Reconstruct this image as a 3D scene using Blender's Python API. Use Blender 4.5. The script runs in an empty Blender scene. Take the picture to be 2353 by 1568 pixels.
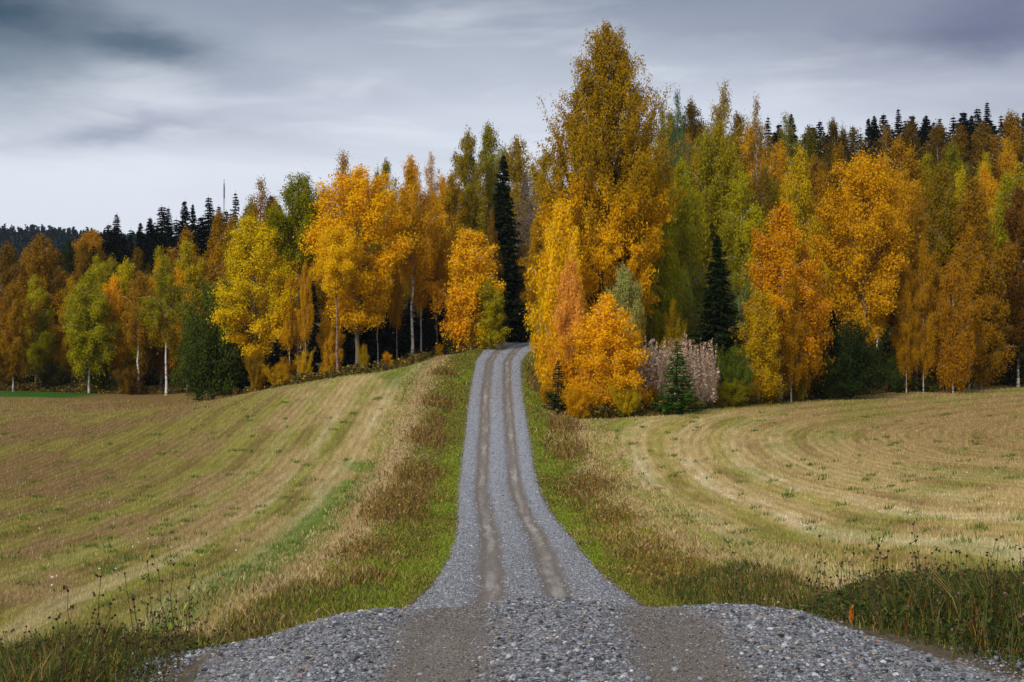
import bpy, math, random
import numpy as np
from mathutils import Vector

# ------------------------------------------------------------------ camera, sky, sun, exposure
sc = bpy.context.scene
col = sc.collection
EXPO = 0.55
SUN_EL, SUN_AZ = math.radians(38), math.radians(212)      # azimuth clockwise from +Y: behind the camera, to the left
cam_d = bpy.data.cameras.new('camera'); cam = bpy.data.objects.new('camera', cam_d); col.objects.link(cam)
cam.location = (0, 0, 2.0); cam.rotation_euler = (math.radians(90), 0, 0)
cam_d.sensor_width = 36; cam_d.lens = 50; cam_d.clip_start = 0.1; cam_d.clip_end = 6000
sc.camera = cam
sc.view_settings.view_transform = 'Standard'; sc.view_settings.look = 'None'
sc.view_settings.exposure = EXPO; sc.view_settings.gamma = 1; sc.view_settings.use_curve_mapping = False
sc.render.engine = 'CYCLES'
sc.cycles.use_denoising = True
sc.cycles.max_bounces = 5; sc.cycles.diffuse_bounces = 3; sc.cycles.glossy_bounces = 1
sc.cycles.transmission_bounces = 3; sc.cycles.transparent_max_bounces = 4; sc.cycles.volume_bounces = 0
sc.cycles.caustics_reflective = False; sc.cycles.caustics_refractive = False

def LIN(r, g, b):
    f = lambda c: (c / 12.92 if c <= 0.04045 else ((c + 0.055) / 1.055) ** 2.4)
    return (f(r / 255), f(g / 255), f(b / 255))

class NT:
    def __init__(s, tree): s.t = tree; s.n = tree.nodes; s.l = tree.links
    def add(s, typ, inp=None, **kw):
        n = s.n.new(typ)
        for k, v in kw.items(): setattr(n, k, v)
        for k, v in (inp or {}).items(): s.set(n.inputs[k], v)
        return n
    def set(s, sock, v):
        if isinstance(v, bpy.types.NodeSocket): s.l.new(v, sock)
        else: sock.default_value = v
    def m(s, op, a, b=0.0, c=0.0, clamp=False):
        n = s.add('ShaderNodeMath', {0: a, 1: b, 2: c}, operation=op, use_clamp=clamp); return n.outputs[0]
    def vm(s, op, a, b=(0, 0, 0)):
        n = s.add('ShaderNodeVectorMath', {0: a, 1: b}, operation=op); return n.outputs[0]
    def mix(s, f, a, b, mode='MIX'):
        n = s.add('ShaderNodeMix', data_type='RGBA', blend_type=mode); n.clamp_factor = True
        a = (*a, 1) if isinstance(a, tuple) and len(a) == 3 else a
        b = (*b, 1) if isinstance(b, tuple) and len(b) == 3 else b
        s.set(n.inputs[0], f); s.set(n.inputs[6], a); s.set(n.inputs[7], b); return n.outputs[2]
    def noise(s, vec, scale, detail=4, rough=0.55, dist=0.0, out=0):
        n = s.add('ShaderNodeTexNoise', {'Scale': scale, 'Detail': detail, 'Roughness': rough, 'Distortion': dist})
        if vec is not None: s.l.new(vec, n.inputs['Vector'])
        return n.outputs[out]
    def ramp(s, f, a, b, lo=0.0, hi=1.0):
        n = s.add('ShaderNodeMapRange', {0: f, 1: a, 2: b, 3: lo, 4: hi}, interpolation_type='SMOOTHSTEP'); return n.outputs[0]
    def attr(s, name, typ='GEOMETRY'):
        return s.add('ShaderNodeAttribute', attribute_name=name, attribute_type=typ)
    def xyz(s, a, b, c):
        return s.add('ShaderNodeCombineXYZ', {0: a, 1: b, 2: c}).outputs[0]
    def sep(s, v):
        n = s.add('ShaderNodeSeparateXYZ', {0: v}); return n.outputs

F = 3268.0                                                # focal length in the units of the tables below
world = bpy.data.worlds.new('World'); sc.world = world; world.use_nodes = True
N = NT(world.node_tree); N.n.clear()
tc = N.add('ShaderNodeTexCoord').outputs['Generated']
dx, dy, dz = N.sep(tc)
el = N.m('ARCSINE', dz); az = N.m('ARCTAN2', dx, dy)
# layered overcast: bright low sky, greyer above
cr = N.add('ShaderNodeValToRGB', {0: N.m('DIVIDE', el, 1.5708)})
stops = [(0.0, (206, 213, 228)), (0.045, (220, 226, 238)), (0.078, (226, 232, 243)), (0.103, (206, 212, 226)), (0.125, (182, 190, 204)),
         (0.15, (154, 163, 179)), (0.25, (147, 155, 172)), (0.5, (158, 165, 182)), (1.0, (166, 172, 188))]
e = cr.color_ramp.elements
for i, (p, c) in enumerate(stops):
    q = e[i] if i < 2 else e.new(p)
    q.position = p; q.color = (*LIN(*c), 1)
skyc = cr.outputs[0]
sv = N.vm('MULTIPLY', tc, (2.6, 2.6, 11.0))
n1 = N.noise(sv, 1.35, 5, 0.5, 0.35)
skyc = N.mix(N.ramp(n1, 0.45, 0.75, 0.0, 0.40), skyc, LIN(128, 138, 160))
n2 = N.noise(N.vm('ADD', N.vm('MULTIPLY', tc, (4.0, 4.0, 20.0)), (4, 1, 7)), 1.6, 5, 0.55, 0.4)
skyc = N.mix(N.ramp(n2, 0.46, 0.70, 0.0, 0.45), skyc, LIN(236, 240, 247))
nd = N.noise(N.vm('MULTIPLY', tc, (5, 5, 14)), 2.2, 5, 0.6)
nd2 = N.noise(N.vm('ADD', N.vm('MULTIPLY', tc, (5, 5, 14)), (9, 3, 1)), 2.2, 5, 0.6)
def cloud(px, py, hw, hh, c, amt, tilt=0.0):              # one darker bank of cloud
    global skyc
    a0 = math.atan((px - 1176.5) / F); e0 = math.atan((784 - py) / F)
    A = N.m('ADD', N.m('SUBTRACT', az, a0), N.m('MULTIPLY', N.m('SUBTRACT', nd, 0.5), 0.09))
    E = N.m('ADD', N.m('SUBTRACT', el, e0), N.m('MULTIPLY', N.m('SUBTRACT', nd2, 0.5), 0.035))
    E = N.m('ADD', E, N.m('MULTIPLY', A, tilt))
    r = N.m('ADD', N.m('POWER', N.m('ABSOLUTE', N.m('DIVIDE', A, hw / F)), 2.0), N.m('POWER', N.m('ABSOLUTE', N.m('DIVIDE', E, hh / F)), 2.0))
    g = N.m('MULTIPLY', N.m('POWER', 2.718, N.m('MULTIPLY', r, -0.8)), amt)
    skyc = N.mix(g, skyc, LIN(*c))
for a in [(310, 112, 185, 50, (74, 96, 116), 0.9, 0.12), (265, 315, 190, 22, (150, 158, 180), 0.7, -0.15), (-30, 50, 200, 150, (44, 70, 92), 1.0, 0.0),
          (40, 185, 170, 60, (120, 136, 150), 0.7, 0.0), (2290, 95, 340, 95, (104, 110, 138), 0.95, 0.0), (1250, -20, 700, 60, (128, 138, 160), 0.7, 0.0),
          (560, 20, 200, 40, (142, 152, 172), 0.5, 0.0), (1800, 60, 300, 50, (140, 146, 168), 0.5, -0.08), (2360, 260, 330, 60, (164, 170, 186), 0.6, 0.0)]:
    cloud(*a)
nish = N.add('ShaderNodeTexSky', sky_type='NISHITA'); nish.sun_disc = False
nish.sun_elevation = SUN_EL; nish.sun_rotation = SUN_AZ
bgc = N.add('ShaderNodeBackground', {0: skyc, 1: 1.06 / 2 ** EXPO})
bgs = N.add('ShaderNodeBackground', {0: nish.outputs[0], 1: 0.05})
mx = N.add('ShaderNodeMixShader', {0: 0.06}); N.l.new(bgc.outputs[0], mx.inputs[1]); N.l.new(bgs.outputs[0], mx.inputs[2])
wo = N.add('ShaderNodeOutputWorld'); N.l.new(mx.outputs[0], wo.inputs[0])

sd = bpy.data.lights.new('sun', 'SUN'); sun = bpy.data.objects.new('sun', sd); col.objects.link(sun)
sd.energy = 1.8; sd.angle = math.radians(18); sd.color = (1.0, 0.94, 0.84)
sdir = Vector((math.sin(SUN_AZ) * math.cos(SUN_EL), math.cos(SUN_AZ) * math.cos(SUN_EL), math.sin(SUN_EL)))
sun.rotation_euler = sdir.to_track_quat('Z', 'Y').to_euler()
sun.location = sdir * 300

# ------------------------------------------------------------------ helpers
def link(o, parent=None):
    col.objects.link(o)
    if parent is not None: o.parent = parent
    return o
def tag(o, label=None, cat=None, group=None, kind=None):
    if label: o['label'] = label
    if cat: o['category'] = cat
    if group: o['group'] = group
    if kind: o['kind'] = kind
    return o
def empty(name, loc=(0, 0, 0), rz=0.0, sc_=(1, 1, 1)):
    o = bpy.data.objects.new(name, None); o.location = loc; o.rotation_euler = (0, 0, rz); o.scale = sc_
    o.empty_display_size = 0.3
    return link(o)
def mesh_np(name, v, f, mats=(), fattr=None, pattr=None, smooth=False, mi=None):
    """v (n,3), f (m,k) all faces of one size; fattr/pattr: dict name -> array"""
    me = bpy.data.meshes.new(name); v = np.asarray(v, np.float32); f = np.asarray(f, np.int32)
    me.vertices.add(len(v)); me.vertices.foreach_set('co', v.ravel())
    m, k = f.shape
    me.loops.add(m * k); me.loops.foreach_set('vertex_index', f.ravel())
    me.polygons.add(m); me.polygons.foreach_set('loop_start', np.arange(0, m * k, k, dtype=np.int32))
    if mi is not None: me.polygons.foreach_set('material_index', np.asarray(mi, np.int32))
    me.polygons.foreach_set('use_smooth', np.full(m, smooth, bool))
    me.update(calc_edges=True)
    for dom, D in (('FACE', fattr or {}), ('POINT', pattr or {})):
        for nm, a in D.items():
            a = np.asarray(a, np.float32)
            if a.ndim == 1:
                at = me.attributes.new(nm, 'FLOAT', dom); at.data.foreach_set('value', a)
            else:
                at = me.attributes.new(nm, 'FLOAT_COLOR', dom)
                at.data.foreach_set('color', np.c_[a, np.ones(len(a))].astype(np.float32).ravel())
    for q in mats: me.materials.append(q)
    return me
def obj(name, me, parent=None):
    return link(bpy.data.objects.new(name, me), parent)
def unit(a): return a / np.maximum(np.linalg.norm(a, axis=-1, keepdims=True), 1e-9)
def sstep(x, a, b):
    t = np.clip((x - a) / (b - a), 0, 1); return t * t * (3 - 2 * t)
def pchip(xk, yk, x):
    xk = np.asarray(xk, float); yk = np.asarray(yk, float); h = np.diff(xk); d = np.diff(yk) / h
    m = np.zeros_like(yk); m[0] = d[0]; m[-1] = d[-1]
    for i in range(1, len(xk) - 1):
        if d[i - 1] * d[i] > 0:
            w1 = 2 * h[i] + h[i - 1]; w2 = h[i] + 2 * h[i - 1]; m[i] = (w1 + w2) / (w1 / d[i - 1] + w2 / d[i])
    x = np.clip(x, xk[0], xk[-1]); i = np.clip(np.searchsorted(xk, x, 'right') - 1, 0, len(xk) - 2)
    t = (x - xk[i]) / h[i]
    return ((1 + 2 * t) * (1 - t) ** 2 * yk[i] + t * (1 - t) ** 2 * h[i] * m[i] + t * t * (3 - 2 * t) * yk[i + 1] + t * t * (t - 1) * h[i] * m[i + 1])
# cheap value noise on numpy arrays
_rs = np.random.RandomState(7); _tab = _rs.rand(256, 256)
def vnoise(x, y):
    xi = np.floor(x).astype(int); yi = np.floor(y).astype(int); fx = x - xi; fy = y - yi
    fx = fx * fx * (3 - 2 * fx); fy = fy * fy * (3 - 2 * fy)
    g = lambda a, b: _tab[a & 255, b & 255]
    return (g(xi, yi) * (1 - fx) + g(xi + 1, yi) * fx) * (1 - fy) + (g(xi, yi + 1) * (1 - fx) + g(xi + 1, yi + 1) * fx) * fy
def fbm(x, y, o=4):
    s = 0; a = 0.5; t = 0
    for k in range(o):
        s = s + a * vnoise(x * 2 ** k + 17.3 * k, y * 2 ** k + 9.1 * k); t += a; a *= 0.5
    return s / t

# ------------------------------------------------------------------ the lie of the land (heights relative to the eye at z = 2)
COLS = [
 (-0.36, [(31,-5.7),(46,-6.4),(68,-6.7),(88,-5.95),(115,-5.84),(150,-6.0),(180,-6.0),(230,-1),(300,4),(500,18),(800,50),(1150,56)]),
 (-0.237,[(31,-5.7),(46,-6.5),(68,-6.8),(88,-5.75),(100,-4.85),(112,-5.3),(125,-6.1),(160,-6.45),(180,-6.4),(230,-0.5),(300,5),(500,18),(800,44),(1150,50)]),
 (-0.146,[(31,-5.8),(46,-6.6),(68,-6.9),(88,-5.2),(100,-4.2),(112,-3.35),(122,-3.7),(150,-4.8),(180,-3),(230,3),(300,8),(500,15),(1150,25)]),
 (-0.1,  [(31,-5.9),(46,-6.6),(68,-6.9),(88,-5.3),(100,-3.9),(113,-2.5),(125,-2.7),(150,-2.8),(180,1),(230,6),(300,10),(1150,25)]),
 (-0.054,[(31,-5.9),(46,-6.6),(68,-6.95),(88,-5.6),(100,-4.4),(113,-3.1),(132,-1.75),(150,-1.0),(180,2.5),(230,8),(300,12),(1150,25)]),
 (0.0,   [(31,-5.7),(46,-6.55),(57,-6.95),(68,-6.9),(87,-5.75),(100,-4.5),(113,-3.25),(130,-1.6),(142,-0.5),(150,-0.1),(170,0.6),(190,4),(230,9),(300,12),(1150,25)]),
 (0.038, [(31,-5.9),(46,-6.6),(57,-7.0),(68,-6.85),(87,-5.85),(98,-5.3),(110,-5.0),(130,-3.5),(150,-1.2),(180,3),(230,11),(300,15),(1150,27)]),
 (0.114, [(31,-5.7),(46,-6.4),(57,-6.6),(68,-6.5),(88,-5.4),(100,-4.93),(120,-4.4),(150,-1),(180,4),(240,14),(300,17),(1150,30)]),
 (0.22,  [(31,-5.1),(46,-5.75),(60,-5.8),(80,-5.5),(100,-5.2),(122,-4.8),(140,-3.8),(180,4),(240,15.5),(300,18),(1150,32)]),
 (0.36,  [(28,-3.9),(40,-4.4),(55,-4.75),(75,-4.98),(100,-4.9),(125,-4.65),(145,-4.35),(180,3),(240,15.5),(300,18),(1150,32)])]
LD = np.geomspace(28, 1150, 500); LU = np.arange(-0.8, 0.8001, 0.005)
_c = np.array([pchip([k[0] for k in kn], [k[1] for k in kn], LD) for u, kn in COLS])
_cu = [u for u, _ in COLS]
LUT = np.array([[np.interp(u, _cu, _c[:, j]) for u in LU] for j in range(0, len(LD))])
_k = np.exp(-0.5 * (np.arange(-9, 10) / 3.0) ** 2); _k /= _k.sum()
LUT = np.array([np.convolve(np.pad(r, 9, 'edge'), _k, 'valid') for r in LUT])
RC = [(-40, .5), (8.3, .47), (9.8, .25), (11, .0), (16, .05), (31, .3), (46, .1), (68, -.65), (87, -.9), (113, -1.2), (126, -1.2), (134, -.75), (141, 0.1), (149, 2.0), (157, 5.2), (168, 11), (180, 19)]
RT = [(-40, .34), (31, .3)] + RC[6:]      # middle between the wheel tracks
RW = [(-40, 2.95), (8.3, 2.92), (9.8, 2.70), (11, 2.45), (16, 2.7), (26, 2.8), (31, 2.7), (38, 2.3), (46, 2.06), (60, 1.95), (87, 2.05), (120, 2.1), (134, 2.3), (141, 2.7), (149, 3.3), (157, 3.8), (180, 4.2)]
RZ = [(-40, -2.3), (-5, -2.0), (8, -2.0), (10.2, -2.02), (11.6, -2.15), (13, -2.42), (16, -3.12), (20, -4.0), (25, -5.0), (31, -5.75), (38, -6.25), (46, -6.55), (57, -6.95), (68, -6.9), (87, -5.75),
      (100, -4.5), (113, -3.25), (130, -1.6), (142, -.5), (150, -.1), (170, 0.6), (195, 2.5)]
xk = lambda T, d: pchip([a for a, _ in T], [b for _, b in T], d)
def Zland(x, d):
    x = np.asarray(x, float); d = np.asarray(d, float)
    u = np.clip(x / np.maximum(d, 1), -0.8, 0.8)
    iu = (u - LU[0]) / 0.005; iu = np.clip(iu, 0, len(LU) - 1.001); i0 = iu.astype(int); fu = iu - i0
    jd = np.interp(d, LD, np.arange(len(LD))); jd = np.clip(jd, 0, len(LD) - 1.001); j0 = jd.astype(int); fd = jd - j0
    far = (LUT[j0, i0] * (1 - fu) + LUT[j0, i0 + 1] * fu) * (1 - fd) + (LUT[j0 + 1, i0] * (1 - fu) + LUT[j0 + 1, i0 + 1] * fu) * fd
    zc = xk(RZ, d); xc = xk(RC, d); hw = xk(RW, d); q = x - xc
    crown = 0.045 * np.minimum(np.abs(q), 2.75) ** 2 * (1 - sstep(d, 14, 34)) * np.where(q > 0, 0.3, 1.0)
    crown = crown + 0.04 * np.clip(-q - 0.2, 0, 2.75) * (1 - sstep(d, 14, 34)) * sstep(d, 7.5, 10)
    bank = np.where(q < 0, 0.12 * np.maximum(-q - 2.75, 0), 0.02 * np.maximum(q - 2.75, 0))
    near = zc - crown - np.minimum(bank, 3)
    w = sstep(d, 13, 31)
    z = near * (1 - w) + far * w
    z = z + 0.10 * (fbm(x * 0.15 + 50, d * 0.12 + 50, 3) - 0.5) * sstep(d, 20, 40)
    r = 1 - sstep(np.abs(q), hw + 0.25, hw + 2.4)
    r = r * (d < 168)
    z = z * (1 - r) + (zc - crown) * r
    # shallow ditch beside the road
    z = z - 0.16 * np.exp(-((np.abs(q) - hw - 1.1) / 0.5) ** 2) * sstep(d, 30, 45) * (1 - sstep(d, 120, 140))
    return z + 2.0
def Zroad(x, d): return Zland(x, d)
def wx(px, d): return (px - 1176.5) / F * d
def at(px, d):
    x = wx(px, d); return float(x), float(d), float(Zland(x, d))
def edge_px(a, x): return np.interp(x, [p for p, _ in a], [q for _, q in a])
# far edge of the two fields: depth where the forest floor starts, by bearing
LEDGE = [(-0.8, 172), (-0.36, 172), (-0.26, 170), (-0.21, 168), (-0.18, 128), (-0.146, 119), (-0.1, 121), (-0.06, 135), (-0.045, 150), (-0.02, 160), (0.0, 175)]
REDGE = [(0.0, 175), (0.02, 120), (0.03, 100), (0.06, 97), (0.114, 98), (0.16, 108), (0.22, 120), (0.36, 143), (0.8, 160)]
def fedge(x, d):
    u = x / np.maximum(d, 1)
    return np.where(u < 0, edge_px(LEDGE, u), edge_px(REDGE, u))

C3 = lambda r, g, b: np.array(LIN(r, g, b))
def cmix(a, b, t): return a * (1 - t[..., None]) + b * t[..., None]
def ground_colour(x, d):
    """base colour of the soil, stubble and turf (field colours include a painted vignette)"""
    xc = xk(RC, d); hw = xk(RW, d); q = x - xc; out = np.abs(q) - hw; left = q < 0
    n1 = fbm(x * 0.35, d * 0.12, 4); n2 = fbm(x * 1.3 + 40, d * 0.5 + 10, 4); n3 = fbm(x * 0.12 + 9, d * 0.05 + 3, 3)
    straw = np.broadcast_to(C3(206, 182, 126), x.shape + (3,)).copy()  # straw raised to put the brighter middle of the view into its colour
    # left field
    c = cmix(straw, C3(136, 108, 66), sstep(-x - 0.12 * d, -4, 14) * 0.9)  # browner stubble away from the road, with left-edge vignette painted in
    c = cmix(c, C3(156, 152, 62), sstep(n1, 0.45, 0.60) * 0.6)
    bands = np.sin(q * 2.1 + n3 * 5) * 0.5 + 0.5
    c = cmix(c, C3(150, 158, 54), sstep(bands * 0.5 + n2 * 0.6, 0.55, 0.8) * 0.6 * sstep(-q, 30, 6))
    c = cmix(c, C3(230, 214, 172), sstep(np.sin(q * 2.5 - 0.6 + n3 * 5), 0.2, 0.9) * sstep(n1 * .6 + n2 * .4, 0.34, 0.56) * 0.75 * sstep(q, -16, -4))
    c = cmix(c, C3(124, 100, 56), sstep(np.sin(q * 2.5 + 2.6 + n3 * 5), 0.3, 0.95) * sstep(n1, 0.4, 0.6) * 0.5)
    c = cmix(c, C3(108, 142, 44), np.exp(-((q + 7.6 - 0.9 * n1) / 0.9) ** 2) * sstep(n2 + 0.25 * sstep(d, 75, 60), 0.42, 0.62) * 0.85 * (d < 76))
    c = cmix(c, C3(122, 146, 50), sstep(d, 95, 112) * sstep(x, -16, -10) * sstep(n1, 0.35, 0.55) * 0.6)
    cl = c
    # right field: rows wrap round the headland
    fe = fedge(x, d)
    r = rowcoord(x, d) + 0.9 * (fbm(x * 0.2 + 70, d * 0.06 + 30, 3) - 0.5)
    c = cmix(straw, C3(168, 138, 88), sstep(x + 0.1 * d, 16, 34) * 0.8)
    c = cmix(c, C3(166, 164, 58), sstep(n2 * 0.5 + (np.sin(r * 2.0 + n3 * 4) * 0.5 + 0.5) * 0.5, 0.5, 0.75) * 0.6 * sstep(r, 16, 5))
    c = cmix(c, C3(236, 220, 182), sstep(np.sin(r * 2.4 + 0.9 + n3 * 4.0), 0.2, 0.9) * sstep(n1 * .6 + n2 * .4, 0.34, 0.56) * 0.85 * sstep(r, 17, 6) * (1 - 0.8 * sstep(d, 74, 94)))
    c = cmix(c, C3(146, 116, 66), sstep(np.sin(r * 2.4 + 4.0 + n3 * 4.0), 0.3, 0.95) * sstep(n1, 0.35, 0.55) * 0.6)
    c = cmix(c, C3(140, 150, 52), sstep(n1, 0.55, 0.68) * 0.45)
    c = cmix(c, C3(150, 160, 52), np.exp(-((r - 4.6 + n1) / 1.1) ** 2) * sstep(n3 * .5 + n2 * .5, 0.38, 0.52) * 0.8)
    cr_ = c
    c = np.where(left[..., None], cl, cr_)
    # far green winter crop and brown strip on the left
    green = sstep(d, 152, 156) * (1 - sstep(x, -50, -46))
    c = cmix(c, C3(150, 118, 74), sstep(d, 118, 135) * (x < -25) * 0.5)
    c = cmix(c, C3(60, 112, 24), green * (d < 170))
    # verge: pale litter, brown weeds, green turf by the road
    vw = np.where(left, 3.7, 2.9) + 1.1 * (n1 - 0.5)
    c = cmix(c, C3(196, 172, 128), (1 - sstep(out, vw, vw + 0.8)) * 0.8)
    c = cmix(c, C3(136, 118, 58), (1 - sstep(out, vw - 1.4, vw - 0.3)) * sstep(n2, 0.3, 0.5))
    gw = np.where(left, 1.7, 1.5) + 0.8 * (n1 - 0.5)
    c = cmix(c, C3(118, 124, 42), (1 - sstep(out, gw - 0.6, gw + 0.5)) * (0.45 + 0.55 * sstep(n2, 0.3, 0.5)))
    c = cmix(c, C3(120, 108, 92), 1 - sstep(out, 0.0, 0.35))
    # forest floor
    ff = sstep(d - fe, -1.5, 1.5)
    fl = cmix(np.broadcast_to(C3(70, 54, 28), x.shape + (3,)), C3(128, 96, 30), sstep(n2, 0.45, 0.7))
    c = cmix(c, fl, ff * (1 - (np.abs(q) < hw + 2.5) * (d < 165)))
    return c
def rowcoord(x, d):
    q = x - xk(RC, d); fe = fedge(x, d)
    a = q - 2.0; b = np.maximum(fe - d, 0) * 0.32 + 5.0
    k = 3.0
    rr = -np.log(np.exp(-np.clip(a, -40, 80) / k) + np.exp(-np.clip(b, -40, 80) / k)) * k
    return np.where(q < 0, q, rr)

# ------------------------------------------------------------------ materials
def mat(name):
    m = bpy.data.materials.new(name); m.use_nodes = True; t = NT(m.node_tree); t.n.clear()
    out = t.add('ShaderNodeOutputMaterial'); return m, t, out
def finish(t, out, colr, rough=0.8, bump=None, bd=0.02, bs=0.5, transl=0.0, spec=0.3):
    p = t.add('ShaderNodeBsdfPrincipled', {'Base Color': colr, 'Roughness': rough, 'Specular IOR Level': spec})
    if bump is not None:
        b = t.add('ShaderNodeBump', {'Height': bump, 'Distance': bd, 'Strength': bs}); t.l.new(b.outputs[0], p.inputs['Normal'])
    s = p.outputs[0]
    if transl:
        tr = t.add('ShaderNodeBsdfTranslucent', {0: colr}); mx_ = t.add('ShaderNodeMixShader', {0: transl})
        t.l.new(s, mx_.inputs[1]); t.l.new(tr.outputs[0], mx_.inputs[2]); s = mx_.outputs[0]
    t.l.new(s, out.inputs[0])

def ground_material():
    m, t, out = mat('stubble_and_turf')
    c = t.attr('base').outputs['Color']; row = t.attr('row').outputs['Fac']; pos = t.add('ShaderNodeNewGeometry').outputs['Position']
    px, py, pz = t.sep(pos)
    v = t.xyz(row, t.m('MULTIPLY', py, 0.12), 0.0)
    s1 = t.noise(v, 2.6, 5, 0.6); s2 = t.noise(v, 9.0, 4, 0.6); s3 = t.noise(t.vm('MULTIPLY', pos, (1, 0.5, 1)), 14.0, 4, 0.7)
    g1 = t.noise(t.xyz(t.m('MULTIPLY', px, 1.0), t.m('MULTIPLY', py, 0.35), 0.0), 1.1, 5, 0.6)
    c = t.mix(t.ramp(s1, 0.42, 0.60, 0, 0.62), c, t.mix(1.0, c, (0.62, 0.60, 0.52), 'MULTIPLY'))  # streak shadows along the rows painted as darker bands
    c = t.mix(t.ramp(s2, 0.50, 0.64, 0, 0.60), c, t.mix(1.0, c, (1.38, 1.34, 1.25), 'MULTIPLY'))
    c = t.mix(t.ramp(s3, 0.35, 0.65, 0.55, 0), c, t.mix(1.0, c, (0.55, 0.52, 0.42), 'MULTIPLY'))
    c = t.mix(t.ramp(g1, 0.55, 0.70, 0, 0.30), c, t.mix(1.0, c, (0.70, 0.98, 0.45), 'MULTIPLY'))
    rw = t.m('SINE', t.m('MULTIPLY', row, 12.566)); c = t.mix(t.ramp(t.m('ADD', rw, t.m('MULTIPLY', s1, 1.2)), 0.0, 1.4, 0.38, 0.0), c, t.mix(1.0, c, (0.60, 0.56, 0.46), 'MULTIPLY'))
    h = t.m('ADD', t.m('MULTIPLY', s3, 0.6), t.m('MULTIPLY', s2, 0.6))
    finish(t, out, c, 0.95, h, 0.12, 0.8, spec=0.1)
    return m
def road_material():
    m, t, out = mat('gravel_road')
    lat = t.attr('lat').outputs['Fac']; pos = t.add('ShaderNodeNewGeometry').outputs['Position']
    px, py, pz = t.sep(pos)
    wob = t.m('MULTIPLY', t.m('SUBTRACT', t.noise(t.vm('MULTIPLY', pos, (2.2, 0.5, 0)), 1.0, 6, 0.7), 0.5), 0.5)
    L = t.m('ADD', lat, wob)
    tr = t.m('ABSOLUTE', t.m('SUBTRACT', t.m('ABSOLUTE', L), 0.80))
    inn = t.m('SUBTRACT', 1.0, t.ramp(tr, 0.04, 0.24)); outr = t.m('SUBTRACT', 1.0, t.ramp(tr, 0.20, 0.56))
    sp = t.add('ShaderNodeTexVoronoi', {'Vector': t.vm('MULTIPLY', pos, (1, 1, 1)), 'Scale': 38.0}, feature='F1')
    cell = t.sep(sp.outputs['Color'])[0]; cell2 = t.sep(sp.outputs['Color'])[1]
    fine = t.noise(pos, 60.0, 3, 0.7)
    patch = t.noise(t.vm('MULTIPLY', pos, (1.4, 0.12, 0)), 0.9, 6, 0.65)
    g = t.mix(t.ramp(cell, 0.1, 0.95), LIN(94, 95, 99), LIN(184, 186, 191))
    g = t.mix(t.ramp(cell2, 0.9, 0.99, 0, 0.6), g, LIN(176, 150, 130))
    g = t.mix(t.ramp(sp.outputs['Distance'], 0.25, 0.6, 0, 0.5), g, LIN(74, 74, 78))
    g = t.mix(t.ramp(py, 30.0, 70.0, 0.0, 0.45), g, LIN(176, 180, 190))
    dirt = t.mix(t.ramp(fine, 0.35, 0.65), LIN(98, 88, 78), LIN(126, 115, 104))
    pale = t.mix(t.ramp(patch, 0.40, 0.66), LIN(126, 117, 108), LIN(176, 168, 160))
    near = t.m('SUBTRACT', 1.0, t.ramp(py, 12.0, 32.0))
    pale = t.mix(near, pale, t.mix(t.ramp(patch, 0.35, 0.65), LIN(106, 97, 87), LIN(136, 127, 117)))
    inn = t.m('MULTIPLY', inn, t.ramp(t.noise(t.vm('MULTIPLY', pos, (3, 0.6, 0)), 1.0, 5, 0.7), 0.30, 0.62, 0.25, 1.0))
    c = t.mix(t.m('MULTIPLY', outr, t.ramp(patch, 0.2, 0.5, 0.55, 1.0)), g, dirt)
    c = t.mix(t.m('MULTIPLY', inn, t.ramp(fine, 0.25, 0.5, 0.6, 1.0)), c, pale)
    ed = t.ramp(t.m('ADD', t.attr('rim').outputs['Fac'], t.m('MULTIPLY', wob, 0.6)), 0.78, 1.0, 0, 0.6)
    c = t.mix(ed, c, LIN(122, 114, 104))
    h = t.m('MULTIPLY', t.m('SUBTRACT', 1.0, sp.outputs['Distance']), t.m('SUBTRACT', 1.0, t.m('MULTIPLY', outr, 0.8)))
    h = t.m('ADD', h, t.m('MULTIPLY', fine, 0.25))
    finish(t, out, c, 0.85, h, 0.02, 0.9, spec=0.25)
    return m
def leaf_material():
    m, t, out = mat('autumn_leaves')
    tone = t.attr('tone').outputs['Fac']; hgt = t.attr('hgt').outputs['Fac']
    oc = t.add('ShaderNodeObjectInfo').outputs['Color']; tp = t.attr('tint', 'OBJECT').outputs['Color']
    pos = t.add('ShaderNodeNewGeometry').outputs['Position']
    w = t.noise(pos, 0.28, 3, 0.6)
    c = t.mix(t.ramp(t.m('ADD', hgt, t.m('MULTIPLY', t.m('SUBTRACT', w, 0.5), 0.9)), 0.30, 0.70), oc, tp)
    c = t.mix(t.ramp(tone, 0.0, 0.45, 0.5, 0), c, t.mix(1.0, c, (0.68, 0.63, 0.5), 'MULTIPLY'))
    c = t.mix(t.ramp(tone, 0.55, 1.0, 0, 0.45), c, t.mix(1.0, c, (1.25, 1.34, 1.1), 'MULTIPLY'))
    finish(t, out, c, 0.65, transl=0.25, spec=0.08)
    return m
def needle_material():
    m, t, out = mat('spruce_needles')
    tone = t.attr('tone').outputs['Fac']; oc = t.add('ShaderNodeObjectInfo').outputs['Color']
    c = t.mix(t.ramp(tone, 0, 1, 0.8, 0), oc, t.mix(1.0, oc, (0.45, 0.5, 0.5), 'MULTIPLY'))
    finish(t, out, c, 0.8, spec=0.06)
    return m
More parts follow.
